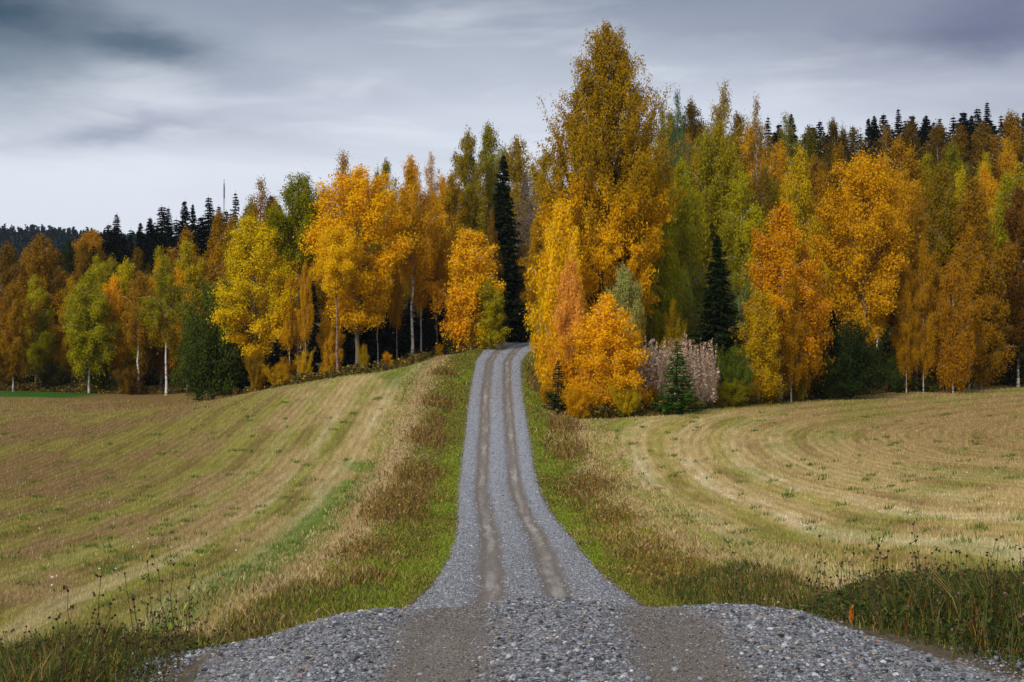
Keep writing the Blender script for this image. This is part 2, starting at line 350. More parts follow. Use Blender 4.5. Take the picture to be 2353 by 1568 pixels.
def bark_material():
    m, t, out = mat('bark')
    oc = t.add('ShaderNodeObjectInfo').outputs['Color']; pos = t.add('ShaderNodeNewGeometry').outputs['Position']
    n_ = t.noise(t.vm('MULTIPLY', pos, (1, 1, 3.5)), 1.3, 4, 0.7); n2_ = t.noise(t.vm('MULTIPLY', pos, (8, 8, 1.5)), 1.5, 3, 0.6)
    c = t.mix(t.ramp(n_, 0.50, 0.60, 0, 0.8), oc, t.mix(1.0, oc, (0.16, 0.15, 0.14), 'MULTIPLY'))
    c = t.mix(t.ramp(n2_, 0.4, 0.7, 0, 0.5), c, t.mix(1.0, c, (0.55, 0.5, 0.45), 'MULTIPLY'))
    finish(t, out, c, 0.85, n2_, 0.03, 0.6)
    return m
def attr_material(name, transl=0.25, rough=0.7):
    m, t, out = mat(name); finish(t, out, t.attr('base').outputs['Color'], rough, transl=transl, spec=0.2); return m
def stone_material():
    m, t, out = mat('stone')
    c = t.attr('base').outputs['Color']; pos = t.add('ShaderNodeNewGeometry').outputs['Position']
    n_ = t.noise(pos, 90.0, 4, 0.7)
    c = t.mix(t.ramp(n_, 0.35, 0.65, 0.5, 0), c, t.mix(1.0, c, (0.6, 0.6, 0.62), 'MULTIPLY'))
    finish(t, out, c, 0.8, n_, 0.004, 0.5, spec=0.3); return m
M_G, M_R, M_L, M_N, M_B = ground_material(), road_material(), leaf_material(), needle_material(), bark_material()
M_GR = attr_material('grass_blades', 0.3); M_W = attr_material('weeds', 0.15); M_S = stone_material()

# ------------------------------------------------------------------ ground sheets
def build_ground():
    ys = np.concatenate([np.linspace(-40, 3, 14), np.geomspace(3.6, 1150, 470)])
    us = np.linspace(-1, 1, 380); us = np.sign(us) * np.abs(us) ** 1.35
    Y, U = np.meshgrid(ys, us, indexing='ij')
    X = U * (9 + 0.62 * np.abs(Y))
    X = X + xk(RC, Y) * (1 - np.abs(U))
    Z = Zland(X, Y)
    q = np.abs(X - xk(RC, Y)); hw = xk(RW, Y)
    Z = Z - 0.12 * (1 - sstep(q, hw - 0.55, hw - 0.1)) * (Y < 192)
    base = ground_colour(X, Y); row = rowcoord(X, Y)
    n, m = X.shape; idx = np.arange(n * m).reshape(n, m)
    f = np.stack([idx[:-1, :-1], idx[:-1, 1:], idx[1:, 1:], idx[1:, :-1]], -1)
    cx = (X[:-1, :-1] + X[1:, 1:]) / 2; cy = (Y[:-1, :-1] + Y[1:, 1:]) / 2
    qc = cx - xk(RC, cy); out = np.abs(qc) - xk(RW, cy)
    kind = np.where(qc < 0, 0, 1)
    kind = np.where((cx < -47) & (cy > 154) & (cy < 171), 2, kind)
    kind = np.where(cy > fedge(cx, cy), 3, kind)
    kind = np.where((out < np.where(qc < 0, 4.3, 3.4)) & (cy < 150), 4, kind)
    kind = np.where(cy < 16, 4, kind)
    kind = np.where(cy > 330, 5, kind)
    V = np.stack([X, Y, Z], -1).reshape(-1, 3); B = base.reshape(-1, 3); R = row.ravel()
    for k, (nm, lb) in enumerate([('field', 'harvested stubble field sloping up left of the gravel road'), ('field', 'harvested stubble field with curving rows right of the gravel road'),
                       ('meadow', 'narrow strip of green crop at the far left forest edge'), ('forest_floor', 'leaf-strewn floor under the autumn trees'),
                       ('verge', 'grassy verges along both sides of the gravel road'), ('hill', 'distant rising ground under the far wood')]):
        ff = f[kind == k]
        if not len(ff): continue
        used, inv = np.unique(ff, return_inverse=True)
        me = mesh_np(nm, V[used], inv.reshape(-1, 4), [M_G], pattr={'base': B[used], 'row': R[used]}, smooth=True)
        tag(obj(nm, me), lb, kind='structure')
build_ground()

def build_road():
    ys = np.concatenate([np.linspace(-38, 3, 12), np.geomspace(3.5, 190, 520)])
    ls = np.linspace(-1, 1, 61)
    Y, Lt = np.meshgrid(ys, ls, indexing='ij')
    hw = xk(RW, Y); X = xk(RC, Y) + Lt * hw
    lat = X - xk(RT, Y)
    Z = Zroad(X, Y) + 0.01 + 0.03 * np.cos(lat * 3.9) - (0.05 + 0.09 * sstep(Y, 20, 40)) * sstep(np.abs(Lt), 0.93, 1.0)
    Z = Z + 0.03 * (fbm(X * 1.1, Y * 0.8, 3) - 0.5)
    n, m = X.shape; idx = np.arange(n * m).reshape(n, m)
    f = np.stack([idx[:-1, :-1], idx[:-1, 1:], idx[1:, 1:], idx[1:, :-1]], -1).reshape(-1, 4)
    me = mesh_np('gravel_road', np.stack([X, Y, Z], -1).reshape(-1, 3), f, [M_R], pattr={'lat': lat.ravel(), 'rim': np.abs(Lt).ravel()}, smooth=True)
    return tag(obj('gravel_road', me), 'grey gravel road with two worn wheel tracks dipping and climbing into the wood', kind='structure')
ROAD = build_road()
def road_z(x, y):
    lat = x - xk(RT, y)
    return Zroad(x, y) + 0.01 + 0.03 * np.cos(lat * 3.9) + 0.03 * (fbm(x * 1.1, y * 0.8, 3) - 0.5)

# ------------------------------------------------------------------ tree shapes
def leaf_tris(c, out, size, rng, stretch=1.0, spread=0.8, down=0.0):
    n = len(c); nr = unit(out * 0.6 + np.array([0, 0, 0.35]) + rng.normal(0, spread * 0.6, (n, 3)))
    a = unit(np.cross(nr, rng.normal(0, 1, (n, 3)))); 
    if down: a = unit(a * (1 - down) + np.array([0, 0, -1.0]) * down)
    b = np.cross(nr, a)
    s = (size * rng.uniform(0.65, 1.3, n))[:, None]
    v = np.stack([c + a * s * stretch, c - a * s * 0.6 * stretch + b * s * 0.62, c - a * s * 0.6 * stretch - b * s * 0.62], 1).reshape(-1, 3)
    return v
def tube(pts, r, k=6):
    pts = np.asarray(pts, float); r = np.asarray(r, float); n = len(pts)
    tg = unit(np.gradient(pts, axis=0)); ref = np.where(np.abs(tg[:, 2:3]) > 0.9, np.array([[1., 0, 0]]), np.array([[0, 0, 1.]]))
    a = unit(np.cross(tg, ref)); b = np.cross(tg, a); th = np.arange(k) / k * 2 * np.pi
    v = pts[:, None] + (a[:, None] * np.cos(th)[None, :, None] + b[:, None] * np.sin(th)[None, :, None]) * r[:, None, None]
    i = np.arange(n * k).reshape(n, k); j = np.roll(i, -1, 1)
    f = np.stack([i[:-1], j[:-1], j[1:], i[1:]], -1).reshape(-1, 4)
    return v.reshape(-1, 3), f
class Acc:
    def __init__(s): s.v = []; s.f = []; s.n = 0
    def add(s, v, f): s.v.append(v); s.f.append(f + s.n); s.n += len(v)
    def get(s): return np.concatenate(s.v), np.concatenate(s.f)
PROF = {'birch': ([0, .12, .32, .6, .85, 1], [.50, .82, 1, .80, .45, .12]),
        'aspen': ([0, .15, .4, .7, .88, 1], [.42, .80, 1, .95, .68, .25]),
        'poplar': ([0, .2, .42, .60, .76, .88, .96, 1], [.85, .96, 1, .92, .66, .42, .24, .12]),
        'column': ([0, .12, .4, .7, .9, 1], [.70, .95, 1, .85, .5, .15]),
        'bush': ([0, .2, .5, .75, .92, 1], [.80, 1, 1, .85, .6, .3])}
def broadleaf(seed, style, H, R, cb, nl, nleaf, leaf, droop=0.0, e0=25, e1=65, clump=0.35, tr=0.16, sub=6, top=0.9, inner=0.25, lean=0.0, forks=1):
    rng = np.random.RandomState(seed); A = Acc()
    stems = []
    for k in range(forks):
        pts = []; ang = rng.uniform(0, 6.28); off = (0.0 if forks == 1 else 0.25 * R)
        for i in range(12):
            s = i / 11; pts.append([math.cos(ang) * off * s + lean * s * s * R + rng.normal(0, 0.012 * H * (0.2 + s * 0.5)), math.sin(ang) * off * s + rng.normal(0, 0.012 * H * (0.2 + s * 0.5)), H * s * 0.985 * (1 if k == 0 else rng.uniform(.8, .95))])
        pts = np.array(pts); pts[0, :2] = rng.normal(0, 0.03 * (forks > 1), 2) * R
        rad = tr * (1 - np.linspace(0, 1, 12)) ** 0.8 * (1 + 0.5 * np.exp(-np.linspace(0, 1, 12) * 22)) + 0.012
        A.add(*tube(pts, rad, 8)); stems.append(pts)
    segs = []; lobes = rng.uniform(0.62, 1.18, (7, 9)) if style != 'poplar' else rng.uniform(0.84, 1.12, (7, 9))
    px_, py_ = PROF[style]
    for i in range(nl):
        t = (i + rng.rand()) / nl; st = stems[rng.randint(forks)] if forks > 1 else stems[0]
        az_ = i * 2.39996 + rng.uniform(-.5, .5)
        lo = lobes[int((t * 6.99)), int((az_ % 6.283) / 6.284 * 9)]
        rad = R * np.interp(t, px_, py_) * lo * rng.uniform(0.8, 1.1)
        el_ = math.radians(e0 + (e1 - e0) * t + rng.normal(0, 7)); Lh = rad; Lt_ = rad / max(math.cos(el_), 0.35)
        ztip = cb + (H - cb) * (0.06 + 0.94 * t)
        h0 = max(cb * 0.9, ztip - Lt_ * math.sin(el_) * 0.9)
        h0 = min(h0, H * 0.96)
        s0 = h0 / (H * 0.985) * 11; s0 = min(s0, 10.9); k0 = int(s0); p = st[k0] * (1 - (s0 - k0)) + st[k0 + 1] * (s0 - k0)
        d = np.array([math.cos(az_) * math.cos(el_), math.sin(az_) * math.cos(el_), math.sin(el_)])
        P = [p]; step = Lt_ / 5
        for j in range(5):
            d = unit(d + rng.normal(0, 0.10 if style != 'poplar' else 0.05, 3) + np.array([0, 0, -0.22 * droop * (j / 2)])); P.append(P[-1] + d * step)
        P = np.array(P); r0 = max(0.02, tr * 0.36 * (Lt_ / R) ** 0.8 * (1.05 - t * 0.6))
        A.add(*tube(P, np.linspace(r0, 0.012, 6), 4))
        nsub = max(3, int(sub * (0.4 + rad / R)))
        for q_ in range(nsub):
            s = inner + (1 - inner) * (q_ + rng.rand()) / nsub; k1 = min(int(s * 5), 4); pp = P[k1] * (1 - (s * 5 - k1)) + P[k1 + 1] * (s * 5 - k1)
            dd = unit(unit(P[k1 + 1] - P[k1]) * 0.7 + rng.normal(0, 0.55, 3) + np.array([0, 0, 0.15 - 0.5 * droop]))
            ll = Lt_ * rng.uniform(0.16, 0.34) * (1.2 - 0.5 * s) + 0.25
            p2 = pp + dd * ll
            if q_ % 2 == 0: A.add(*tube(np.array([pp, (pp + p2) / 2 + rng.normal(0, 0.03, 3), p2]), [r0 * 0.35 + .006, .012, .006], 3))
            segs.append((pp, p2, rng.rand()))
        segs.append((P[-2], P[-1] + unit(P[-1] - P[-2]) * 0.3, rng.rand()))
    tp = stems[0][-1]; segs += [(stems[0][-2], tp + np.array([0, 0, 0.02 * H]), 0.5)] * 3
    a = np.array([s[0] for s in segs]); b = np.array([s[1] for s in segs]); tn = np.array([s[2] for s in segs])
    w = np.linalg.norm(b - a, axis=1) + 0.15; dens = np.exp(rng.normal(0, 0.35, len(w))); w = w * dens; w /= w.sum()
    k = rng.choice(len(a), nleaf, p=w); s = rng.uniform(0.05, 1.08, nleaf)[:, None]
    c = a[k] * (1 - s) + b[k] * s
    g = rng.normal(0, 1, (nleaf, 3)) * clump * np.array([1, 1, 0.75]); c = c + g
    if droop: c[:, 2] -= rng.exponential(0.55 * droop, nleaf)
    c[:, 2] = np.maximum(c[:, 2], 0.05)
    ax = np.zeros_like(c); ax[:, 2] = c[:, 2] * 0.9
    gn = unit(g + 1e-6); out = unit(unit(c - ax) * 0.6 + gn * 0.7)
    v = leaf_tris(c, out, leaf, rng, 1.25 if droop else 1.0, 0.75, 0.25 * droop)
    tone = np.clip(0.55 * tn[k] + 0.45 * rng.rand(nleaf), 0, 1); hg = np.clip(c[:, 2] / H, 0, 1)
    crown = mesh_np('crown', v, np.arange(len(v)).reshape(-1, 3), [M_L], fattr={'tone': tone, 'hgt': hg})
    tv, tf = A.get()
    return mesh_np('trunk', tv, tf, [M_B], smooth=True), crown, float(np.percentile(c[:, 2], 99.9)), float(np.percentile(np.hypot(c[:, 0], c[:, 1]), 95))
def conifer(seed, H, R, whorl=0.40, per=12, dens=46, shape=0.9, droop=0.35, bare=0.03, ragged=0.18, tri=0.17):
    rng = np.random.RandomState(seed); A = Acc()
    A.add(*tube(np.array([[rng.normal(0, .03), rng.normal(0, .03), H * s] for s in np.linspace(0, 1, 9)]), np.linspace(0.011 * H + 0.03, 0.012, 9), 6))
    cs = []; dr = []; tn = []
    z = H * bare; sect = rng.uniform(0.7, 1.12, (9, 7))
    while z < H * 0.985:
        t = z / H
        for k in range(per):
            az_ = rng.uniform(0, 6.283); L = R * (1 - t) ** shape * rng.uniform(1 - ragged * 1.6, 1 + ragged) * sect[min(int(t * 9), 8), int(az_ / 6.2832 * 7) % 7] + 0.05
            n_ = max(5, int(dens * (L / R + 0.08))); s = rng.uniform(0.08, 1, n_) ** 0.75
            lat = rng.normal(0, 1, n_) * 0.16 * L * (1.15 - s)
            rr = s * L; dz_ = -droop * rr * (1.15 - 0.55 * s) + (0.25 * rr if t > .85 else 0)
            hang = -rng.exponential(0.10, n_) * min(1, L)
            ca, sa = math.cos(az_), math.sin(az_)
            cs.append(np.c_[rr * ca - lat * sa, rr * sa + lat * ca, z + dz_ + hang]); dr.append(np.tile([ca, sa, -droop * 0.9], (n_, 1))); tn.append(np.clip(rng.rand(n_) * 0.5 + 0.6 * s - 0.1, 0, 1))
        z += whorl * (0.55 + 0.6 * (1 - t)) * rng.uniform(0.75, 1.25)
    c = np.concatenate(cs); d = np.concatenate(dr); tone = np.concatenate(tn); n_ = len(c)
    a = unit(d + rng.normal(0, 0.35, (n_, 3))); nr = unit(np.array([0, 0, 1.0]) + rng.normal(0, .5, (n_, 3)) + d * 0.4); b = unit(np.cross(nr, a))
    sz = (tri * rng.uniform(.7, 1.4, n_) * (0.5 + 0.5 * np.clip(1.2 - c[:, 2] / H, 0.2, 1)))[:, None]
    v = np.stack([c + a * sz * 1.5, c - a * sz * .8 + b * sz * .6, c - a * sz * .8 - b * sz * .6], 1).reshape(-1, 3)
    crown = mesh_np('crown', v, np.arange(len(v)).reshape(-1, 3), [M_N], fattr={'tone': tone})
    tv, tf = A.get()
    return mesh_np('trunk', tv, tf, [M_B], smooth=True), crown, H, R * 0.86

def warm(c):
    r, g, b = c
    if r > g > b and g < 0.70 * r and r > 120: g = r * (0.50 + 0.31 * g / r)
    if r > g > b and b < 60 and r > 95: b *= 0.2
    return (r, min(g * 1.05, 255), b)
LIB = {}
LIB['birch'] = [broadleaf(10 + i, 'birch', 18, 3.4, 3.6, 58, 42900, 0.120, droop=0.8, e0=35, e1=68, clump=0.30, tr=0.15) for i in range(5)]
LIB['highbirch'] = [broadleaf(30 + i, 'birch', 20, 3.0, 8.5, 40, 23100, 0.120, droop=0.9, e0=35, e1=70, clump=0.28, tr=0.20) for i in range(3)]
LIB['thinbirch'] = [broadleaf(40 + i, 'birch', 20, 3.2, 7, 44, 14850, 0.104, droop=0.8, e0=40, e1=72, clump=0.30, tr=0.15, sub=7) for i in range(3)]
LIB['young'] = [broadleaf(50 + i, 'column', 9, 2.0, 0.7, 54, 33000, 0.088, droop=0.45, e0=40, e1=70, clump=0.20, tr=0.07) for i in range(4)]
LIB['aspen'] = [broadleaf(60 + i, 'aspen', 20, 4.4, 3.6, 52, 56100, 0.128, e0=12, e1=60, clump=0.42, tr=0.22, sub=7, inner=0.4) for i in range(3)]
LIB['highaspen'] = [broadleaf(70 + i, 'aspen', 20, 3.6, 11, 36, 31350, 0.128, e0=15, e1=60, clump=0.38, tr=0.25, sub=6) for i in range(2)]
LIB['poplar'] = [broadleaf(80, 'poplar', 29, 6.4, 6, 170, 198000, 0.120, e0=40, e1=72, clump=0.27, tr=0.42, sub=8, inner=0.3)]
LIB['bush'] = [broadleaf(90 + i, 'bush', 5, 2.4, 0.15, 44, 21450, 0.080, e0=35, e1=70, clump=0.20, tr=0.05, forks=4) for i in range(3)]
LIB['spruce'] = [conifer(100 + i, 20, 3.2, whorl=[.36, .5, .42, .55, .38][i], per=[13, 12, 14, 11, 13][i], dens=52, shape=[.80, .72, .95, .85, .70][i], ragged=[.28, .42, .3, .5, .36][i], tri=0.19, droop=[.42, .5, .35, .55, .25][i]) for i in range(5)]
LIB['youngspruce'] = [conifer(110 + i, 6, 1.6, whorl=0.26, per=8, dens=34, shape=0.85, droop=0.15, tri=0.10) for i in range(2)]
LIB['pine'] = [broadleaf(120, 'aspen', 18, 3.2, 7, 40, 33000, 0.104, e0=10, e1=45, clump=0.33, tr=0.2)]

WHITE = LIN(222, 217, 208); GREY = LIN(122, 112, 98); DARK = LIN(62, 52, 44); ROSY = LIN(150, 120, 100)
HEROES = []; uses = {}
KINDNAME = {'birch': ('birch_tree', 'birch'), 'highbirch': ('birch_tree', 'birch'), 'thinbirch': ('birch_tree', 'birch'), 'young': ('birch_tree', 'birch'),
            'aspen': ('aspen_tree', 'aspen'), 'highaspen': ('aspen_tree', 'aspen'), 'poplar': ('poplar_tree', 'poplar'), 'bush': ('bush', 'bush'),
            'spruce': ('spruce_tree', 'spruce'), 'youngspruce': ('spruce_tree', 'spruce'), 'pine': ('pine_tree', 'pine')}
trnd = random.Random(5)
def tree(kind, px, d, top, wpx, c1, label, c2=None, bark=None, group=None, short=None, rz=None, sink=0.1, var=None):
    """a tree standing on the land at bearing px and distance d whose crown tip reaches row top and is wpx wide"""
    u_ = uses.get(kind, 0); uses[kind] = u_ + 1
    tm, cm, H, R = LIB[kind][(u_ if var is None else var) % len(LIB[kind])]
    x, y, z = at(px, d)
    h = 2.0 + (784 - top) / F * d - z + sink; w = wpx / F * d / 2
    c1 = warm(c1); c2 = warm(c2) if c2 else c1
    name, cat = KINDNAME[kind]
    label = label.replace('from the left above', 'from left above') if len(label.split()) > 16 else label
    label = label.replace('dark spruce below the skyline', 'dark lower spruce') if len(label.split()) > 16 else label
    e_ = empty(name, (x, y, z - sink), trnd.uniform(0, 6.28) if rz is None else rz, (w / R, w / R, h / H))
    tag(e_, label, cat, group)
    t_ = obj('trunk', tm, e_); c_ = obj('crown', cm, e_)
    if bark is None: bark = {'aspen': GREY, 'highaspen': GREY, 'poplar': DARK, 'bush': DARK, 'spruce': DARK, 'youngspruce': DARK, 'pine': ROSY}.get(kind, WHITE)
    t_.color = (*bark, 1)
    a = LIN(*c1); c_.color = (*a, 1); c_['tint'] = list(LIN(*c2))
    if short: HEROES.append((px, short))
    return e_

# colours of leaf and needle
YEL = (244, 192, 22); GOLD = (232, 164, 20); ORG = (226, 134, 24); RUST = (178, 112, 16); BROWN = (146, 106, 24); OLIVE = (160, 144, 20); YG = (186, 164, 20)
GRN = (112, 126, 44); DGRN = (66, 84, 40); SPR = (42, 50, 18); SPRB = (20, 28, 18); GREYG = (124, 128, 76)

# --- left wood, front row
tree('birch', 20, 185, 560, 120, (122, 76, 16), 'rust-brown birch at the extreme left edge of the picture', short='the leftmost rust-brown birch')
tree('birch', 95, 180, 543, 150, (150, 92, 16), 'big rust-orange birch, second from the left edge, above the green strip', c2=(150, 88, 22), short='the big rust-orange birch near the left edge')
tree('pine', 160, 205, 553, 48, SPR, 'small dark pine in front of the pale orange crown near the left edge', short='the small dark pine')
tree('aspen', 205, 215, 530, 90, (190, 116, 34), 'pale orange rounded tree behind the small dark pine at left', short='the pale orange tree')
tree('birch', 165, 178, 640, 80, (186, 128, 20), 'golden orange birch glowing low behind the green strip')
tree('birch', 225, 182, 590, 85, (178, 158, 24), 'yellow-green birch right of the small dark pine', short='the yellow-green birch by the pine')
tree('birch', 290, 176, 600, 105, (198, 170, 22), 'bright yellow-green birch with a pointed top, below the dark spruces', short='the pointed yellow-green birch')
tree('highbirch', 318, 170, 625, 90, (166, 112, 28), 'brown-orange birch with a thin white leaning trunk, left of the grey-green willow', short='the brown-orange birch')
tree('highbirch', 382, 165, 590, 100, (158, 122, 34), 'olive-brown birch whose long white trunk stands left of the dark green willow', c2=(146, 132, 36), short='the olive-brown birch with the long white trunk')
tree('birch', 430, 174, 552, 100, (188, 158, 22), 'yellow-green birch crown above the dark green willow', short='the yellow-green birch above the willow')
tree('bush', 488, 140, 640, 175, (70, 82, 20), 'large dark green willow bulging out beyond the shoulder of the left field', c2=(84, 92, 26), short='the dark green willow', var=0)
tree('bush', 455, 150, 720, 110, (58, 70, 16), 'low dark green willow beside the large willow on its left')
tree('birch', 530, 185, 500, 120, (150, 108, 34), 'dull brown-orange birch behind the bright yellow aspen at left', short='the dull brown-orange birch')
tree('aspen', 583, 138, 498, 190, YEL, 'bright yellow aspen with ragged lobes right of the dark green willow', c2=(216, 178, 26), short='the first bright yellow aspen', var=0)
tree('thinbirch', 600, 190, 410, 120, BROWN, 'half-bare rust-brown birch rising above the first yellow aspen', bark=ROSY, short='the half-bare rust-brown birch', c2=(160, 96, 50))
tree('highaspen', 686, 138, 400, 130, (206, 148, 24), 'tall aspen with a thick grey trunk and olive top between two yellow aspens', c2=(128, 122, 24), short='the tall grey-trunked aspen', var=0)
tree('highbirch', 645, 152, 560, 110, (214, 148, 26), 'golden birch filling the gap left of the thick grey trunk')
tree('highbirch', 730, 158, 470, 110, (204, 142, 22), 'golden brown birch filling the gap right of the thick grey trunk')
tree('aspen', 822, 134, 388, 205, (240, 176, 20), 'largest and brightest golden aspen left of the road, with twin grey trunks', short='the largest golden aspen', var=1)
tree('highaspen', 775, 130, 520, 110, (240, 184, 24), 'slim aspen with a pinkish bare trunk in front of the largest golden aspen', bark=ROSY, short='the slim pink-trunked aspen', var=1)
tree('young', 756, 136, 690, 55, (206, 140, 24), 'small forked birch with white stems left of the pink-trunked aspen')
tree('highbirch', 947, 138, 365, 115, (214, 144, 22), 'tall golden birch with a straight white trunk at the top of the left field', short='the tall white-trunked birch', var=0)
tree('highbirch', 968, 142, 500, 70, (206, 136, 24), 'slender orange birch close behind the tall white-trunked birch', var=1)
tree('highbirch', 1004, 143, 480, 74, (216, 150, 24), 'golden birch with a dark-blotched trunk at the corner of the left field', c2=(206, 138, 22), bark=GREY, short='the golden birch at the field corner')
tree('highbirch', 905, 160, 440, 100, (200, 138, 26), 'gold-brown birch behind the largest golden aspen on its right')
tree('young', 1082, 139, 528, 150, (248, 176, 58), 'glowing orange-yellow birch left of the road where it enters the wood', c2=(246, 182, 44), short='the glowing orange-yellow birch', var=0)
tree('young', 1125, 138, 640, 80, (172, 150, 30), 'yellow-green sapling on the right of the glowing orange birch', short='the yellow-green sapling')
tree('youngspruce', 1031, 139, 742, 40, (48, 66, 36), 'tiny dark spruce on the bank left of the road top')
tree('thinbirch', 790, 186, 352, 130, (170, 104, 40), 'half-bare brown birch top above the largest golden aspen', short='the half-bare birch top')
tree('birch', 885, 188, 372, 90, (140, 122, 36), 'olive birch top just right of the largest golden aspen')
tree('thinbirch', 945, 190, 358, 70, (190, 120, 48), 'sparse orange birch top on the skyline over the tall white trunk')
tree('thinbirch', 992, 190, 352, 70, (196, 124, 44), 'sparse orange birch top on the skyline left of the tall olive birches')
tree('birch', 1040, 178, 400, 110, (172, 128, 26), 'golden olive birch between the tall white trunk and the dark spruce', short='the golden olive birch')
tree('birch', 1075, 182, 305, 110, (152, 124, 26), 'tall olive-gold birch on the skyline left of the dark slender spruce', short='the tall olive-gold birch')
tree('birch', 1125, 188, 288, 120, (140, 124, 28), 'tallest olive birch on the skyline directly above the slender spruce', short='the tallest olive birch')
tree('birch', 1190, 188, 318, 130, (158, 124, 26), 'olive-gold birch on the skyline between slender spruce and giant poplar', short='the olive-gold birch beside the poplar')
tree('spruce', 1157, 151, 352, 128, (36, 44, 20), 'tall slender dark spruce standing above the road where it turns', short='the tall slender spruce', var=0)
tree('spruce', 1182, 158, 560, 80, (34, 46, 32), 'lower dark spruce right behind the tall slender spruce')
tree('thinbirch', 1130, 149, 480, 50, (140, 84, 40), 'rust-brown half-bare tree before the slender spruce', bark=ROSY)
tree('thinbirch', 1212, 160, 400, 100, (128, 106, 92), 'grey leafless tree between the slender spruce and the golden wall at right', bark=GREY, c2=(132, 108, 98), short='the grey leafless tree')
tree('highbirch', 1207, 152, 560, 60, (176, 130, 60), 'small birch with a pale straight trunk at the road bend')
tree('birch', 1250, 176, 352, 110, (168, 134, 22), 'olive-gold birch half hidden behind the left flank of the giant poplar')
tree('birch', 1232, 150, 500, 70, (196, 140, 26), 'golden birch tucked behind the golden tree over the road')
# --- right wood, front row
tree('poplar', 1394, 115, 66, 288, (236, 170, 10), 'giant poplar right of the road, by far the tallest tree, top coloured as backlit', c2=(164, 122, 8), short='the giant poplar', rz=0.6)  # second colour paints the backlit dimness of the upper crown
tree('young', 1288, 108, 468, 116, (240, 176, 30), 'tall golden tree overhanging the right side of the road', c2=(242, 184, 22), short='the golden tree over the road', var=1)
tree('young', 1262, 116, 590, 72, (206, 166, 30), 'yellow-green birch closest to the road on its right side', short='the roadside yellow-green birch')
tree('aspen', 1330, 118, 430, 180, (236, 164, 18), 'wide golden tree under the left flank of the giant poplar', c2=(226, 150, 20), short='the wide golden tree', var=2)
tree('young', 1312, 103, 595, 85, (228, 134, 54), 'pinkish orange birch with a thin pale trunk near the road', c2=(236, 130, 60), short='the pinkish orange birch')
tree('young', 1398, 99, 678, 160, (230, 152, 30), 'bright orange-yellow birch at the corner of the right field', c2=(248, 178, 48), short='the bright birch at the field corner', var=2)
tree('young', 1432, 105, 612, 105, (204, 130, 42), 'grey-green and orange mottled birch behind the bright corner birch', c2=(158, 150, 84), short='the mottled birch', var=3)
tree('youngspruce', 1283, 99.5, 825, 70, (48, 64, 30), 'small dark spruce tucked under the orange birches beside the road')
tree('birch', 1500, 120, 400, 150, (172, 164, 52), 'green drooping birch right of the giant poplar trunk', c2=(160, 152, 44), short='the first green birch')
tree('birch', 1565, 128, 370, 150, (174, 170, 66), 'pale green drooping birch, second right of the giant poplar', c2=(166, 150, 44), short='the pale green birch')
tree('birch', 1480, 140, 330, 130, (176, 132, 28), 'gold-olive birch behind the right flank of the giant poplar')
tree('thinbirch', 1556, 160, 208, 80, (92, 108, 66), 'blue-green sparse birch top on the skyline right beside the poplar', bark=GREY, short='the blue-green birch top')
tree('thinbirch', 1520, 158, 235, 60, (112, 110, 50), 'narrow olive birch top against the poplar flank')
tree('birch', 1620, 145, 300, 120, (150, 130, 30), 'olive birch between the blue-green top and the tall half-bare birch', short='the olive birch')
tree('thinbirch', 1662, 150, 188, 145, (150, 116, 52), 'tall half-bare birch with a feathery top on the skyline right of the poplar', short='the tall feathery birch')
tree('birch', 1660, 146, 290, 130, (146, 132, 30), 'full olive birch below the tall feathery birch', c2=(160, 134, 26), short='the full olive birch')
tree('thinbirch', 1738, 152, 225, 85, (150, 104, 56), 'half-bare brown birch right of the tall feathery birch', short='the half-bare brown birch')
tree('highbirch', 1706, 126, 400, 110, (174, 154, 34), 'olive birch with a bright white trunk beside the dark spruce in the right wood', short='the white-trunked olive birch', var=2)
tree('spruce', 1648, 111.5, 535, 145, (34, 46, 16), 'dark dense spruce in the middle of the right wood', short='the dark mid-wood spruce', var=0)
tree('spruce', 1600, 132, 640, 90, (26, 38, 26), 'shadowy spruce behind the pale fireweed patch')
tree('spruce', 1505, 128, 620, 90, (24, 36, 24), 'shadowy spruce between the mottled birch and the fireweed patch')
tree('young', 1545, 116, 690, 60, (192, 152, 34), 'small yellow-green birch above the pale fireweed patch', short='the small birch over the fireweed')
tree('bush', 1692, 113, 640, 90, GREYG, 'silvery green willow beside the dark mid-wood spruce', c2=(124, 134, 84), short='the silvery willow')
tree('bush', 1690, 107, 790, 80, (96, 104, 26), 'green bush right of the pale fireweed patch')
tree('youngspruce', 1556, 98, 782, 118, (66, 98, 28), 'bright little spruce standing alone at the edge of the right field', short='the little lone spruce', var=0)
tree('birch', 1795, 116, 470, 190, (214, 108, 18), 'large orange birch with pale trunk at the edge of the right field', c2=(220, 124, 20), short='the large orange birch', var=0)
tree('young', 1745, 111, 670, 110, (196, 150, 28), 'yellow-olive birch at the left foot of the large orange birch', short='the yellow-olive birch')
tree('birch', 1835, 134, 345, 150, (226, 168, 20), 'yellow-gold birch rising behind the large orange birch', c2=(196, 158, 22), short='the yellow-gold birch')
tree('young', 1850, 118, 560, 110, (204, 110, 18), 'orange birch hugging the right side of the large orange birch')
tree('aspen', 1988, 126, 352, 190, (208, 148, 18), 'broad golden aspen in the middle of the right wood edge', c2=(214, 152, 20), short='the broad golden aspen', var=1)
tree('bush', 1955, 119, 728, 165, (44, 56, 14), 'dark green rounded bush at the field edge under the broad golden aspen', short='the dark rounded bush', var=2)
tree('bush', 1895, 118, 810, 90, (48, 58, 14), 'low dark bush left of the dark rounded bush')
tree('birch', 2105, 130, 470, 140, (164, 102, 20), 'orange-brown birch cluster right of the broad golden aspen', short='the orange-brown birch')  # birches from here rightward: lens edge darkening put into their rust colours
